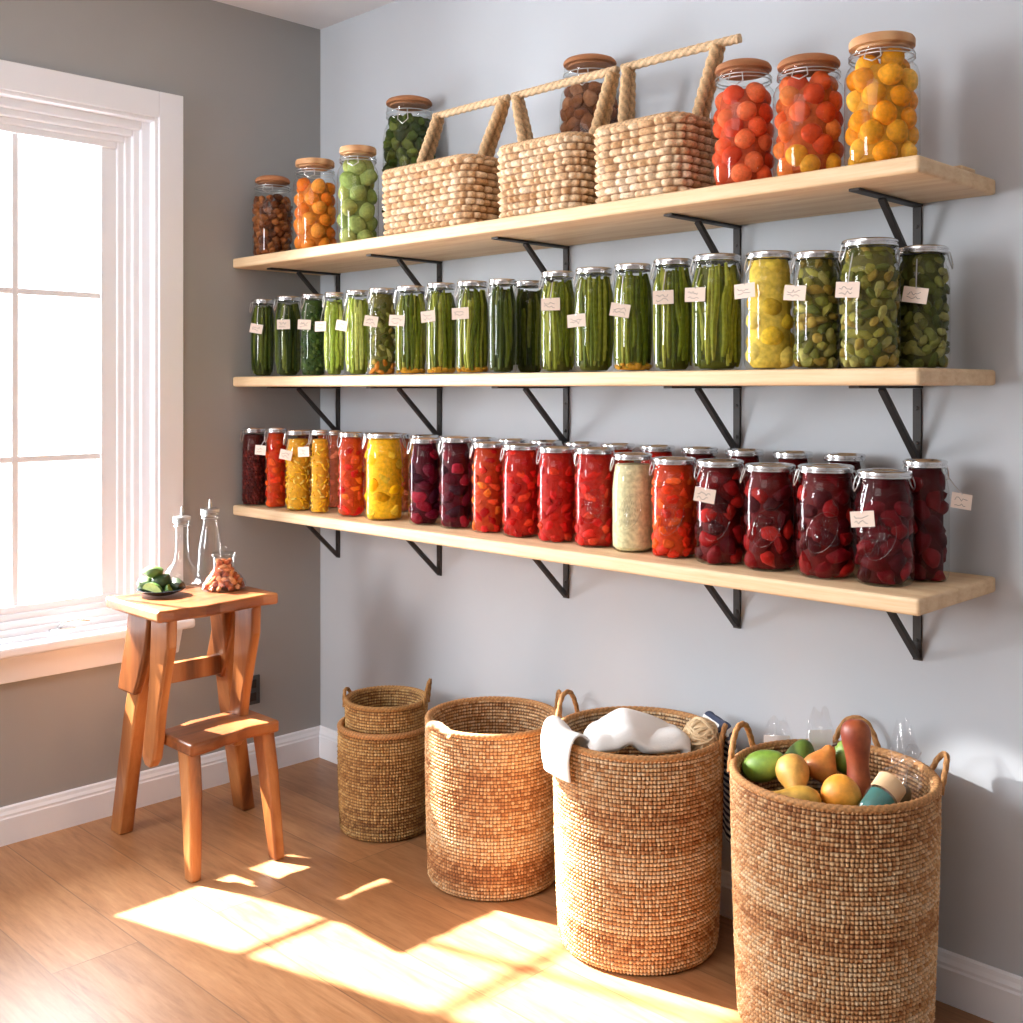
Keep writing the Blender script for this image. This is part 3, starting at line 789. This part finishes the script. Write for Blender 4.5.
def floor_basket(label, x, y, r, rb, hgt, ncol, nrow, su, sv, seed, handles, pal=TAN, bulge=.0, rim_r=.008, group='woven floor baskets'):
    t = thing('floor_basket', label, 'basket', (x, y, .002), 0, group)
    sc = lambda V: (rb+(r-rb)*V**.8)/r+bulge*np.sin(PI*V)-(.035*np.maximum(0, 1-V/.04)**2)
    weave('woven_body', M['weave'], t, circ(r), hgt, ncol, nrow, su, sv, .0062, .012, sc, False, pal, GAP_SHADE, .02, seed=seed)
    n = 420
    MB().tube([((r-.004)*cos(2*PI*k/n), (r-.004)*sin(2*PI*k/n), hgt) for k in range(n)], rim_r, 10, 0, G(206, 150, 94), True, .42, 3, .3).build('rim', M['rope'], t, angle=80)
    for (az, wd, ht, rr_, out) in handles:
        c = Vector((cos(az), sin(az), 0))*(r-.004); w = Vector((-sin(az), cos(az), 0)); u = Vector((cos(az), sin(az), 0))
        P = [c+w*(wd*.5*q)+u*(out*(1-q*q)) + Vector((0, 0, hgt-.02+ (ht+.02)*(1-abs(q)**2.6))) for q in np.linspace(-1, 1, 11)]
        rope_handle(P, rr_, t)
    return t
camdir = lambda x, y: math.atan2(CAM.y-y, CAM.x-x)
A = rad
# azimuth A(44.9) points to the right of the picture, A(225) to its left
# leftmost: a small basket nested in a bigger one
floor_basket('squat woven basket in the corner with another basket stacked inside it, leftmost floor basket', .62, -.227, .126, .120, .279, 96, 34, 4, 4, 1, [], TAN1, .02, .009)
t = thing('nested_basket', 'small woven basket stacked inside the leftmost floor basket', 'basket', (.622, -.224, .012), 0, 'woven floor baskets')
weave('woven_body', M['weave'], t, circ(.112), .338, 86, 42, 4, 4, .005, .011, lambda V: .93+.07*V, False, TAN1, GAP_SHADE, .02, seed=2)
n = 320
MB().tube([(.109*cos(2*PI*k/n), .109*sin(2*PI*k/n), .338) for k in range(n)], .0075, 10, 0, G(186, 138, 80), True, .42, 3, .3).build('rim', M['rope'], t, angle=80)
for az, wd, ht, out in ((A(40), .085, .052, .012), (A(215), .075, .02, .008)):
    c = Vector((cos(az), sin(az), 0))*.108; w = Vector((-sin(az), cos(az), 0)); u = Vector((cos(az), sin(az), 0))
    rope_handle([c+w*(wd*.5*q)+u*(out*(1-q*q))+Vector((0, 0, .32+(ht+.018)*(1-abs(q)**2.6))) for q in np.linspace(-1, 1, 11)], .0055, t, G(176, 128, 70))
# a folded cuff below the rim of the outer basket
b2 = floor_basket('tall empty woven basket with looped handles, second floor basket from the corner', 1.048, -.231, .165, .158, .386, 124, 46, 4, 4, 3,
             [(A(50), .085, .058, .0055, .004)], TAN, .012)
# pale braided grip bound on the rim at the left
az = A(262); rope_handle([((.163)*cos(az+q), (.163)*sin(az+q), .386-.012*(q/.26)**2+.008) for q in np.linspace(-.3, .3, 9)], .011, b2, G(232, 202, 158), 'rim_grip')
b3 = floor_basket('tall woven basket holding white towels, third floor basket from the corner', 1.502, -.232, .183, .170, .446, 138, 53, 4, 4, 5,
             [(A(190), .10, .06, .006, .004), (A(28), .08, .03, .006, .01)], TAN, .008)
b4 = floor_basket('largest woven basket filled with pears and mangoes at the right', 1.968, -.226, .190, .175, .468, 144, 56, 4, 4, 7,
             [(A(188), .115, .058, .0065, .004), (A(105), .1, .055, .0065, .008), (A(40), .085, .04, .006, .022)], TAN, .006)

# top shelf baskets: chunky water hyacinth, tall rope handle on two leaning posts
HY = [G(196, 148, 100), G(220, 178, 132), G(234, 198, 156), G(242, 212, 174), G(248, 224, 192)]
GAP_SHADE2 = G(132, 84, 46)
def shelf_basket(label, x0, x1, hgt, ncol, post_l, post_r, rod, seed, d=.2):
    xc = (x0+x1)/2; yc = -.313+d/2; hy = -.213-yc; w = x1-x0
    t = thing('shelf_basket', label, 'basket', (xc, yc, SZ['top']+.002), 0, 'woven baskets on the top shelf')
    weave('woven_body', M['weave_pale'], t, rrect(w, d, .045), hgt, ncol, 10, 6, 6, .0115, .014, lambda V: .965+.035*V, True, HY, GAP_SHADE2, .03, .12, seed=seed)
    P, _ = rrect(w-.012, d-.012, .04)(np.arange(360)/360)
    MB().tube([(p[0], p[1], hgt) for p in P], .0085, 10, 0, G(226, 184, 138), True, .3, 3, .3).build('rim', M['rope'], t, angle=80)
    zt = 1.912-SZ['top']
    for (xb, xt) in (post_l, post_r):
        for dy in (-.012, .012):
            rope_handle([(xb-xc, hy*.6+dy, hgt-.03), (xb-xc+(xt-xb)*.3, hy+dy, hgt+.035), (xb-xc+(xt-xb)*.75, hy+dy*.8, zt-.045), (xt-xc, hy+dy*.5, zt-.004)], .0125, t, G(226, 186, 138), 'handle_post')
    rope_handle([(rod[0]-xc, hy, zt), ((rod[0]+rod[1])/2-xc, hy, zt+.001), (rod[1]-xc, hy, zt)], .0105, t, G(236, 200, 156), 'handle_bar')
    return t
shelf_basket('pale woven basket with rope handle, leftmost of three on the top shelf', .69, 1.045, .166, 36, (.745, .825), (.985, 1.07), (.81, 1.085), 11)
shelf_basket('pale woven basket with rope handle, middle of three on the top shelf', 1.128, 1.392, .164, 29, (1.155, 1.115), (1.362, 1.418), (1.10, 1.43), 12, .14)
shelf_basket('pale woven basket with rope handle, rightmost of three beside the tomato jar', 1.428, 1.672, .160, 28, (1.452, 1.462), (1.645, 1.70), (1.445, 1.752), 13)

# ------------------------------------------------------------------ things in the towel basket
def sheet(name, fn, nu, nv, th, m, label, cat, sub=1):
    v = [fn(i/(nu-1), j/(nv-1)) for j in range(nv) for i in range(nu)]
    f = [(j*nu+i, j*nu+i+1, (j+1)*nu+i+1, (j+1)*nu+i) for j in range(nv-1) for i in range(nu-1)]
    o = MB().add(v, f).build(name, m, recalc=False, angle=180)
    s = o.modifiers.new('thickness', 'SOLIDIFY'); s.thickness = th; s.offset = 0
    if sub: q = o.modifiers.new('smooth', 'SUBSURF'); q.levels = sub; q.render_levels = sub
    if label: tag(o, label, cat)
    return o
bx, by, br, bh = 1.502, -.232, .183, .448
def spline(P, t):
    P = [Vector(p) for p in P]; n = len(P)-1; k = min(int(t*n), n-1); s = t*n-k
    p0, p1, p2, p3 = P[max(k-1, 0)], P[k], P[k+1], P[min(k+2, n)]
    return .5*((2*p1)+(-p0+p2)*s+(2*p0-5*p1+4*p2-p3)*s*s+(-p0+3*p1-3*p2+p3)*s**3)
def drape(az0, prof, width, wob, seed):
    """cloth hung over the rim: prof is (radius, height) along its length"""
    ph = random.Random(seed).uniform(0, 6)
    def fn(u, v):
        p = spline([(a, b, 0) for a, b in prof], v)
        a = az0+(u-.5)*width/br
        w = wob*(sin(u*9+ph+v*2)+.5*sin(u*17+v*6))
        return ((p.x+w)*cos(a)+bx, (p.x+w)*sin(a)+by, p.y+.3*w)
    return fn
sheet('hanging_cloth', drape(A(243), [(.135, .41), (.142, .44), (.16, .468), (.18, .478), (.2, .468), (.21, .435), (.209, .405), (.206, .385)], .15, .0035, 3), 18, 26, .006, M['cloth'],
      'white cloth draped over the left rim of the towel basket', 'cloth')
def towel(u, v):
    # a folded towel propped in the basket, its far corner up
    x = -.15+.30*u; y = -.095+.2*v
    ex = min(u, 1-u); ey = min(v, 1-v)
    z = .444+.042*max(0, 1-abs(u-.40)*2.1-abs(v-.66)*1.1)**.8+.012*(1-v)-.02*max(0, .07-ex)/.07-.02*max(0, .07-ey)/.07+.003*sin(u*7+v*5)+.002*sin(v*13+u*6)
    a = A(52); px = x*cos(a)-y*sin(a); py = x*sin(a)+y*cos(a)
    return (bx+.026+px*.64, by-.040+py*.72, z+.004)
sheet('folded_towel', towel, 30, 26, .03, M['cloth'], 'folded white towel heaped in the third woven floor basket', 'towel')
# cream yarn ball by the right rim
yb = thing('yarn_ball', 'cream yarn ball beside the white towel in the third basket', 'yarn ball', (bx+.128, by+.056, .456))
MB().blob(ICO3, (0, 0, 0), (.034, .034, .034)).build('core', M['yarn'], yb)
w = MB()
for k in range(26):
    Rm = rotm(np.random.default_rng(k)); q = .0345+.001*(k % 3)
    w.tube([Rm @ np.array((q*cos(s), q*sin(s), .012*((k % 5)-2)/2)) for s in np.linspace(0, 2*PI, 22, endpoint=False)], .0024, 6, closed=True)
w.build('yarn_winding', M['yarn'], yb)
def stripe_mat():
    m, nt, b = mat('navy_striped_cotton')
    v = coords(nt, (1, 1, 1), 'Object', (0, 0, rad(-20)))
    wv = N(nt, 'ShaderNodeTexWave'); wv.bands_direction = 'Z'; wv.inputs['Scale'].default_value = 22; wv.inputs['Distortion'].default_value = .6
    nt.links.new(v, wv.inputs['Vector'])
    r = ramp(nt, [(.45, G(60, 70, 96)), (.58, G(226, 224, 220))]); nt.links.new(wv.outputs['Fac'], r.inputs['Fac'])
    nt.links.new(r.outputs['Color'], b.inputs['Base Color']); b.inputs['Roughness'].default_value = .9
    return m
M['stripe'] = stripe_mat()
sheet('striped_towel', drape(A(47), [(.158, .425), (.166, .45), (.18, .470), (.198, .462), (.207, .42), (.211, .36), (.213, .30), (.212, .24), (.210, .20)], .15, .0035, 5), 16, 26, .006, M['stripe'],
      'navy and white striped towel hanging between the two largest floor baskets', 'towel')

# ------------------------------------------------------------------ things in the fruit basket
FX, FYb = 1.968, -.226
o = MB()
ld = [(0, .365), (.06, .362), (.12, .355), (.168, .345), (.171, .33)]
o.lathe(ld, 40, 0, (1, 1, 1)); o.build('basket_filler', M['dark'], b4)  # added dark filler under the pile, assumed as support for the fruit
def pear_profile(L, R_):
    return [(0, 0), (R_*.45, L*.015), (R_*.82, L*.1), (R_, L*.28), (R_*.93, L*.46), (R_*.68, L*.64), (R_*.45, L*.8), (R_*.34, L*.92), (R_*.18, L*.985), (0, L)]
def fruit(name, label, cat, loc, axis, prof, cols, stem=None, calyx=False):
    """fruit turned about its own axis; loc is the centre"""
    t = thing(name, label, cat, loc, 0, None)
    q = Vector((0, 0, 1)).rotation_difference(Vector(axis).normalized())
    t.rotation_mode = 'QUATERNION'; t.rotation_quaternion = q
    L = prof[-1][1]; v = []; cc = []; seg = 28; P = []
    # refine the profile
    for i in range(len(prof)-1):
        for k in range(3):
            s = k/3; p = spline([(a, b, 0) for a, b in prof], (i+s)/(len(prof)-1)); P.append((max(p.x, 0), p.y))
    P.append(prof[-1])
    mb = MB(); rows = []
    for r, z in P:
        for k in range(seg):
            a = 2*PI*k/seg; w = 1+.025*sin(2*a+z*30)+.02*sin(3*a+1)
            v.append((r*w*cos(a), r*w*sin(a), z-L/2))
            tt = .5+.5*sin(a+.8)*.8+.25*sin(z*60+a*2); tt = min(1, max(0, tt))
            cc.append(tuple(cols[0][j]*(1-tt)+cols[1][j]*tt for j in range(3)))
    f = [(i*seg+k, i*seg+(k+1) % seg, (i+1)*seg+(k+1) % seg, (i+1)*seg+k) for i in range(len(P)-1) for k in range(seg)]
    mb.add(v, f, 0, cc); mb.build('flesh', M['skin'], t, angle=180)
    if stem: MB().tube([(0, 0, L/2-.004), (.002, .001, L/2+stem*.5), (.006, .002, L/2+stem)], [.0022, .0018, .0028], 6, 0, G(70, 44, 24)).build('stem', M['skin'], t)
    return t
ball = lambda R_: [(R_*sin(PI*i/10), R_*(1-cos(PI*i/10))) for i in range(11)]
def egg(L, R_): return [(R_*sin(PI*i/10)*(1+.12*cos(PI*i/10)), L*(1-cos(PI*i/10))/2) for i in range(11)]
PE1, PE2 = (G(196, 140, 62), G(226, 178, 92)), (G(186, 112, 48), G(214, 150, 72))
fruit('pear', 'tan pear with its stem pointing at the viewer in the fruit basket centre', 'pear', (1.920, -.285, .462), (.52, -.55, -.6), pear_profile(.092, .031), PE1, .012)
fruit('pear', 'small yellow brown pear lying against the front rim of the fruit basket', 'pear', (1.955, -.348, .446), (-.75, -.55, .12), pear_profile(.1, .030), (G(176, 128, 40), G(216, 170, 72)), .01)
fruit('pear', 'round russet pear behind the tan pear in the fruit basket', 'pear', (1.935, -.205, .478), (.3, .4, .85), pear_profile(.072, .032), PE2, .008)
fruit('orange', 'bright orange citrus at the front of the fruit basket', 'orange', (2.018, -.288, .459), (.2, -.2, 1), ball(.035), (G(224, 138, 40), G(240, 170, 66)))
fruit('mango', 'green mango at the left of the fruit basket beside the tan pear', 'mango', (1.842, -.262, .464), (.75, .35, .3), egg(.092, .029), (G(108, 142, 48), G(160, 178, 78)))
fruit('avocado', 'dark green avocado behind the mango under a white card', 'avocado', (1.868, -.180, .456), (.1, .5, .9), egg(.095, .031), (G(62, 84, 28), G(96, 120, 42)))
fruit('avocado', 'dark green avocado tucked low at the left front rim of the fruit basket', 'avocado', (1.895, -.318, .41), (.9, -.2, .1), egg(.09, .028), (G(36, 50, 22), G(60, 78, 30)))
fruit('lime', 'green lime between the russet pear and the long red squash', 'lime', (1.958, -.155, .485), (.2, .2, 1), egg(.07, .026), (G(110, 140, 48), G(146, 168, 70)))
fruit('squash', 'long red brown squash standing up at the back of the fruit basket', 'squash', (1.998, -.188, .488), (-.12, .10, .98),
      [(0, 0), (.015, .003), (.021, .018), (.022, .045), (.0205, .075), (.0235, .1), (.028, .124), (.027, .145), (.016, .158), (0, .161)], (G(128, 50, 28), G(170, 92, 52)))
fruit('avocado', 'dark reddish green avocado beside the clear bottle in the fruit basket', 'avocado', (2.066, -.19, .43), (.5, .3, .6), egg(.09, .029), (G(60, 34, 22), G(84, 74, 34)))
# clear bottle with teal liquid, leaning in the basket
bt = thing('clear_bottle', 'clear bottle of teal liquid with tan label leaning at the right rim', 'bottle', (2.084, -.312, .44))
bt.rotation_mode = 'QUATERNION'; bt.rotation_quaternion = Vector((0, 0, 1)).rotation_difference(Vector((.08, .84, .5)).normalized())
MB().lathe([(0, 0), (.022, 0), (.027, .005), (.028, .015), (.028, .085), (.025, .1), (.016, .115), (.011, .13), (.011, .16)], 28).build('glass_body', M['bottle_glass'], bt)
MB().lathe([(0, .003), (.021, .003), (.025, .012), (.025, .05), (0, .052)], 28).build('liquid', M['teal'], bt)
lm = MB(); n = 14
for k in range(n):
    pass
v = []; 
for k in range(n):
    a = -2.3+2.6*k/(n-1)
    for z in (.052, .085): v.append((.0287*cos(a), .0287*sin(a), z))
lm.add(v, [(2*k, 2*k+2, 2*k+3, 2*k+1) for k in range(n-1)]); lm.build('paper_label', M['label'], bt)
MB().lathe([(0, .158), (.0135, .158), (.0135, .176), (.011, .179), (0, .179)], 20).build('cap', M['plastic'], bt)
def bag(label, loc, az, lean, w, h, card=True, seed=0):
    t = thing('plastic_bag', label, 'bag', loc)
    t.rotation_euler = (lean, 0, az)
    g = random.Random(seed); ph = [g.uniform(0, 6) for _ in range(4)]
    def side(s):
        nu, nv = 14, 16; v = []
        for j in range(nv):
            for i in range(nu):
                u, q = i/(nu-1), j/(nv-1)
                ww = w*(1-.55*max(0, q-.55)/.45)
                bulge = .014*sin(PI*u)*sin(PI*min(1, q*1.1))
                v.append(((u-.5)*ww, s*(bulge+.001)+.004*sin(u*13+ph[0]+q*5)*q+.003*sin(q*17+ph[1]), q*h+.006*sin(u*9+ph[2])*q))
        return v, [(j*nu+i, j*nu+i+1, (j+1)*nu+i+1, (j+1)*nu+i) for j in range(nv-1) for i in range(nu-1)]
    mb = MB(); mb.add(*side(1)); mb.add(*side(-1)); mb.build('film', M['plastic'], t, recalc=False, angle=180)
    if card:
        MB().box((-w*.34, -.001, h*.3), (w*.34, .001, h*.74)).build('paper_card', M['card'], t, smooth=False)
    return t
bag('clear plastic bag with white card at the left back rim of the fruit basket', (1.80, -.148, .385), rad(38), rad(-8), .078, .135, True, 1)
bag('tall clear plastic bag with white card beside the long red squash', (1.885, -.118, .39), rad(50), rad(-6), .072, .16, True, 2)
bag('crumpled clear plastic bag above the bottle at the right rim', (2.068, -.135, .43), rad(30), rad(-14), .06, .135, False, 3)

# ------------------------------------------------------------------ wooden step stool
st = thing('step_stool', 'rustic wooden step stool with one low step beneath the window', 'stool', (.38, -.66, 0))
def P_(x, y, z): return (x-.38, y+.66, z)
def plank(name, x0, x1, y0, y1, z0, z1, seed, m, skew=0):
    g = random.Random(seed); mb = MB(); secs = []
    n = 9; v = []
    for i in range(n):
        t = i/(n-1); y = y0+(y1-y0)*t
        e0 = g.uniform(-.004, .004); e1 = g.uniform(-.005, .005); dz = .0025*sin(t*5+seed)
        xa, xb = x0+e0+skew*t, x1+e1+skew*t
        secs.append((P_((xa+xb)/2, y, (z0+z1)/2+dz), ((xb-xa)/2, 0, 0), (0, 0, (z1-z0)/2)))
    o = mb.loft(secs).build(name, m, st, smooth=False); bevel(o, .007, 3, 50); return o
plank('seat', .245, .525, -.848, -.508, .632, .662, 3, M['seat'])
plank('step', .385, .555, -.778, -.508, .302, .333, 5, M['seat'], -.02)
def leg(name, secs, bv=.006):
    o = MB().loft([(P_(*c), a, b) for c, a, b in secs]).build(name, M['stool'], st, smooth=False); bevel(o, bv, 3, 40); return o
V3 = lambda *a: tuple(a)
# front posts: wide boards that narrow, then swell to a rounded foot behind the step
for yy, flip in ((-.795, 1), (-.555, -1)):
    leg('side_post', [((.455, yy, .632), (.045, 0, 0), (0, .014, 0)), ((.452, yy, .56), (.044, 0, 0), (0, .014, 0)), ((.436, yy, .47), (.034, 0, 0), (0, .014, 0)), ((.418, yy, .39), (.03, 0, 0), (0, .014, 0)),
                      ((.405, yy, .32), (.032, 0, 0), (0, .014, 0)), ((.395, yy, .27), (.03, 0, 0), (0, .014, 0)), ((.39, yy, .245), (.014, 0, 0), (0, .012, 0))])
# upper side boards joining seat and rear legs
for yy in (-.80, -.55):
    leg('side_board', [((.355, yy-.002, .632), (.055, 0, 0), (0, .012, 0)), ((.335, yy-.002, .54), (.055, 0, 0), (0, .012, 0)), ((.30, yy-.002, .45), (.05, 0, 0), (0, .012, 0)), ((.285, yy-.002, .415), (.045, 0, 0), (0, .012, 0))])
leg('rear_leg', [((.345, -.775, .60), (.034, 0, .008), (0, .018, 0)), ((.25, -.768, .34), (.033, 0, .008), (0, .019, 0)), ((.14, -.752, 0), (.028, 0, 0), (0, .021, 0))])
leg('rear_leg', [((.355, -.575, .60), (.034, 0, .008), (0, .018, 0)), ((.30, -.515, .34), (.033, 0, .008), (0, .019, 0)), ((.225, -.425, 0), (.028, 0, 0), (0, .021, 0))])
leg('front_leg', [((.50, -.752, .303), (.026, 0, 0), (0, .019, 0)), ((.522, -.757, .2), (.025, 0, 0), (0, .018, 0)), ((.556, -.772, 0), (.017, 0, 0), (0, .015, 0))])
leg('front_leg', [((.495, -.535, .303), (.026, 0, 0), (0, .019, 0)), ((.528, -.54, .2), (.025, 0, 0), (0, .018, 0)), ((.590, -.555, 0), (.017, 0, 0), (0, .015, 0))])
leg('stretcher', [((.318, -.765, .452), (.011, 0, 0), (0, 0, .026)), ((.322, -.56, .452), (.011, 0, 0), (0, 0, .026))], .003)
for (x, z) in ((.42, .60), (.36, .60)):
    s_ = MB().lathe([(0, .004), (.004, .003), (.006, 0)], 12).build('screw', M['wire'], st); s_.location = P_(x, -.541-.028+.028, z); s_.rotation_euler = (-PI/2, 0, 0)

# on the stool
SZt = .6625
pl = thing('plate', 'dark shallow plate holding lime wedges and green leaves on the stool', 'plate', (.325, -.735, SZt+.001))
MB().lathe([(0, 0), (.03, 0), (.036, .002), (.058, .011), (.0625, .0155), (.0605, .0158), (.036, .0055), (0, .004)], 40).build('dish', M['plate'], pl)
def wedge(label, loc, rotz, tilt, c1, c2, s=.022):
    t = thing('lime_wedge', label, 'lime', loc, 0); t.rotation_euler = (tilt, .2, rotz)
    mb = MB(); n = 9; m = 9; v = []
    for i in range(n):
        th = PI*i/(n-1)
        for k in range(m):
            a = -.6+1.2*k/(m-1); v.append((s*1.3*cos(th)*1.0, s*sin(th)*cos(a), s*sin(th)*sin(a)))
    f = [(i*m+k, i*m+k+1, (i+1)*m+k+1, (i+1)*m+k) for i in range(n-1) for k in range(m-1)]
    mb.add(v, f, 0, c1); mb.build('rind', M['skin'], t)
    fl = MB(); 
    for a in (-.6, .6):
        q = [(s*1.3*cos(PI*i/12)*.97, s*sin(PI*i/12)*.97*cos(a), s*sin(PI*i/12)*.97*sin(a)) for i in range(13)]+[(0, 0, 0)]
        fl.add(q, [(i, i+1, 13) for i in range(12)], 0, c2)
    fl.build('pulp', M['skin'], t)
    return t
LG, LP = G(70, 104, 34), G(196, 206, 120)
wedge('pale cut lime wedge at the front of the dark plate', (0.335, -0.765, SZt+.013), .5, 1.2, LG, LP, .023)
wedge('lime wedge lying at the right side of the dark plate', (0.352, -0.718, SZt+.011), 2.3, .5, LG, G(172, 184, 70), .02)
def lf(name, label, cat, loc, sc, rz, tilt, col):
    b = MB().blob(ICO2, (0, 0, 0), sc, None, 0, col, .12, int(rz*10)); o = b.build(name, M['skin']); o.location = loc; o.rotation_euler = (tilt, 0, rz)
    return tag(o, label, cat)
lf('lime', 'dark green whole lime on the left edge of the dark plate', 'lime', (0.292, -0.758, SZt+.026), (.028, .02, .02), .4, .1, G(70, 96, 40))
lf('lime', 'dark green lime in the middle of the dark plate pile', 'lime', (0.320, -0.730, SZt+.030), (.03, .022, .023), 1.8, .2, G(48, 70, 30))
lf('lime', 'dark green lime at the right of the dark plate beside the bottle', 'lime', (0.342, -0.698, SZt+.023), (.028, .019, .018), 2.5, .1, G(34, 50, 22))
lf('lime', 'mid green lime balanced on top of the dark plate pile', 'lime', (0.307, -0.746, SZt+.058), (.026, .017, .015), 1.1, .5, G(84, 110, 48))
def oil_bottle(label, loc, prof, sq=None):
    t = thing('oil_bottle', label, 'bottle', loc, 0, 'glass bottles on the stool')
    Hh = prof[-1][1]; nr = prof[-1][0]
    MB().lathe(prof, 40, sq=sq).build('glass_body', M['bottle_glass'], t)
    MB().lathe([(0, Hh-.012), (nr*.85, Hh-.012), (nr*.9, Hh-.002), (nr*1.25, Hh), (nr*1.25, Hh+.008), (nr*.6, Hh+.011), (0, Hh+.011)], 20).build('stopper', M['wire'], t)
    MB().tube([(0, 0, Hh+.008), (.001, 0, Hh+.022), (.003, -.001, Hh+.036)], [.0045, .0038, .0026], 10).build('pour_spout', M['silver'], t)
    w = MB()
    for z in (Hh-.006, Hh-.016): w.tube([(nr*1.12*cos(q), nr*1.12*sin(q), z) for q in np.linspace(0, 2*PI, 24, endpoint=False)], .0014, 6, closed=True)
    w.tube([(-nr*1.1, -.004, Hh-.018), (-nr*1.9, -.006, Hh-.01), (-nr*1.9, -.006, Hh+.006), (-nr*1.1, -.004, Hh+.004)], .0013, 6)
    w.build('wire_bail', M['wire'], t)
    return t
oil_bottle('short clear oil bottle with bulging base beside the dark plate', (.262, -.64, SZt), [(0, .004), (.036, .003), (.043, 0), (.0485, .005), (.05, .016), (.047, .032), (.04, .05), (.026, .066), (.02, .082), (.0175, .11), (.0165, .14), (.0175, .165), (.0185, .172), (.0185, .182)],
           lambda a, z: 1+.05*cos(6*a)*max(0, 1-z/.07))
oil_bottle('taller slim clear oil bottle standing behind the nut jar', (.256, -.552, SZt), [(0, .004), (.028, .003), (.033, 0), (.0365, .005), (.037, .02), (.036, .05), (.032, .1), (.024, .145), (.019, .17), (.0185, .182), (.02, .186), (.02, .196)])
nj = thing('nut_jar', 'squat flared glass jar of orange brown nuts at the right of the stool', 'jar', (.37, -.577, SZt))
prf = [(0, .003), (.046, .002), (.056, 0), (.06, .006), (.058, .018), (.046, .036), (.031, .052), (.0285, .062), (.0285, .088)]
MB().lathe(prf, 40, sq=lambda a, z: 1+.04*cos(4*a)*max(0, 1-z/.05)).build('glass_body', M['bottle_glass'], nj)
MB().lathe([(0, .086), (.031, .086), (.033, .09), (.033, .096), (.028, .0985), (.006, .1), (.004, .104), (.0075, .108), (.008, .113), (.005, .117), (0, .118)], 32).build('glass_lid', M['bottle_glass'], nj)
k = 0
g2 = np.random.default_rng(4)
for z in np.arange(.010, .076, .0105):
    lim = np.interp(z, [0, .006, .018, .036, .052, .062, .09], [.052, .053, .050, .037, .0245, .021, .021])-.007
    n = max(4, int(2*PI*lim/.0175))
    for q in range(n):
        a = 2*PI*(q+.5*(k % 2))/n+g2.normal(0, .1); c = [G(214, 128, 78), G(190, 98, 56), G(226, 152, 104), G(170, 82, 44)][g2.integers(4)]
        o = MB().blob(ICO2, (0, 0, 0), (.0115, .0085, .0065), rotm(g2), 0, c, .1, k*20+q).build('nut', M['food'], nj); o.location = (lim*cos(a), lim*sin(a), z)
    k += 1

# ------------------------------------------------------------------ light, sky, camera
sc = bpy.context.scene
w = bpy.data.worlds.new('sky'); sc.world = w; w.use_nodes = True
bg = w.node_tree.nodes['Background']; bg.inputs['Color'].default_value = (.93, .965, 1, 1); bg.inputs['Strength'].default_value = 2.2
def lamp(name, kind, loc, direction, energy, col=(1, 1, 1), **kw):
    d = bpy.data.lights.new(name, kind); d.energy = energy; d.color = col
    for k, v in kw.items(): setattr(d, k, v)
    o = bpy.data.objects.new(name, d); COL.objects.link(o); o.location = loc
    o.rotation_euler = Vector(direction).to_track_quat('-Z', 'Y').to_euler(); return o
lamp('sun', 'SUN', (-3, -2, 4), (1, .306, -.98), 58, (1, .96, .91), angle=.02)
lamp('window_skylight', 'AREA', (-.9, -.95, 1.35), (1, 0, -.05), 380, (.93, .965, 1), shape='RECTANGLE', size=1.5, size_y=2.0)  # added area lamp outside the window, standing in for sky light
lamp('assumed_front_light', 'AREA', (.55, -4.0, 1.6), (.22, 1, -.12), 70, (.96, .98, 1), shape='RECTANGLE', size=.6, size_y=1.0)  # added area lamp, assumed from shadows on the shelf wall; no window here
lamp('overhead_fill', 'AREA', (2.0, -2.6, 2.33), (0, 0, -1), 14, (1, .98, .95), shape='RECTANGLE', size=1.2, size_y=1.2)  # unseen overhead lamp, added as soft fill for the closed room

lamp('assumed_beam_spot', 'SPOT', (.12, -1.62, 1.44), (2.13, 1.62, -1.085), 420, (1, .97, .93), spot_size=rad(6.5), spot_blend=.55, shadow_soft_size=.015)  # added spot lamp lighting a wall patch; assumes a sunbeam, no window built

cd = bpy.data.cameras.new('camera'); cam = bpy.data.objects.new('camera', cd); COL.objects.link(cam)
cam.location = CAM; cam.rotation_euler = (PI/2, 0, rad(44.88))
cd.sensor_width = 36; cd.lens = 1125.6/1023*36; cd.shift_y = -(511.5-388.3)/1023; cd.clip_start = .05
sc.camera = cam
sc.cycles.use_denoising = True
sc.cycles.transparent_max_bounces = 24
sc.cycles.max_bounces = 10
sc.cycles.sample_clamp_indirect = 6
sc.view_settings.view_transform = 'Standard'
sc.view_settings.exposure = 0
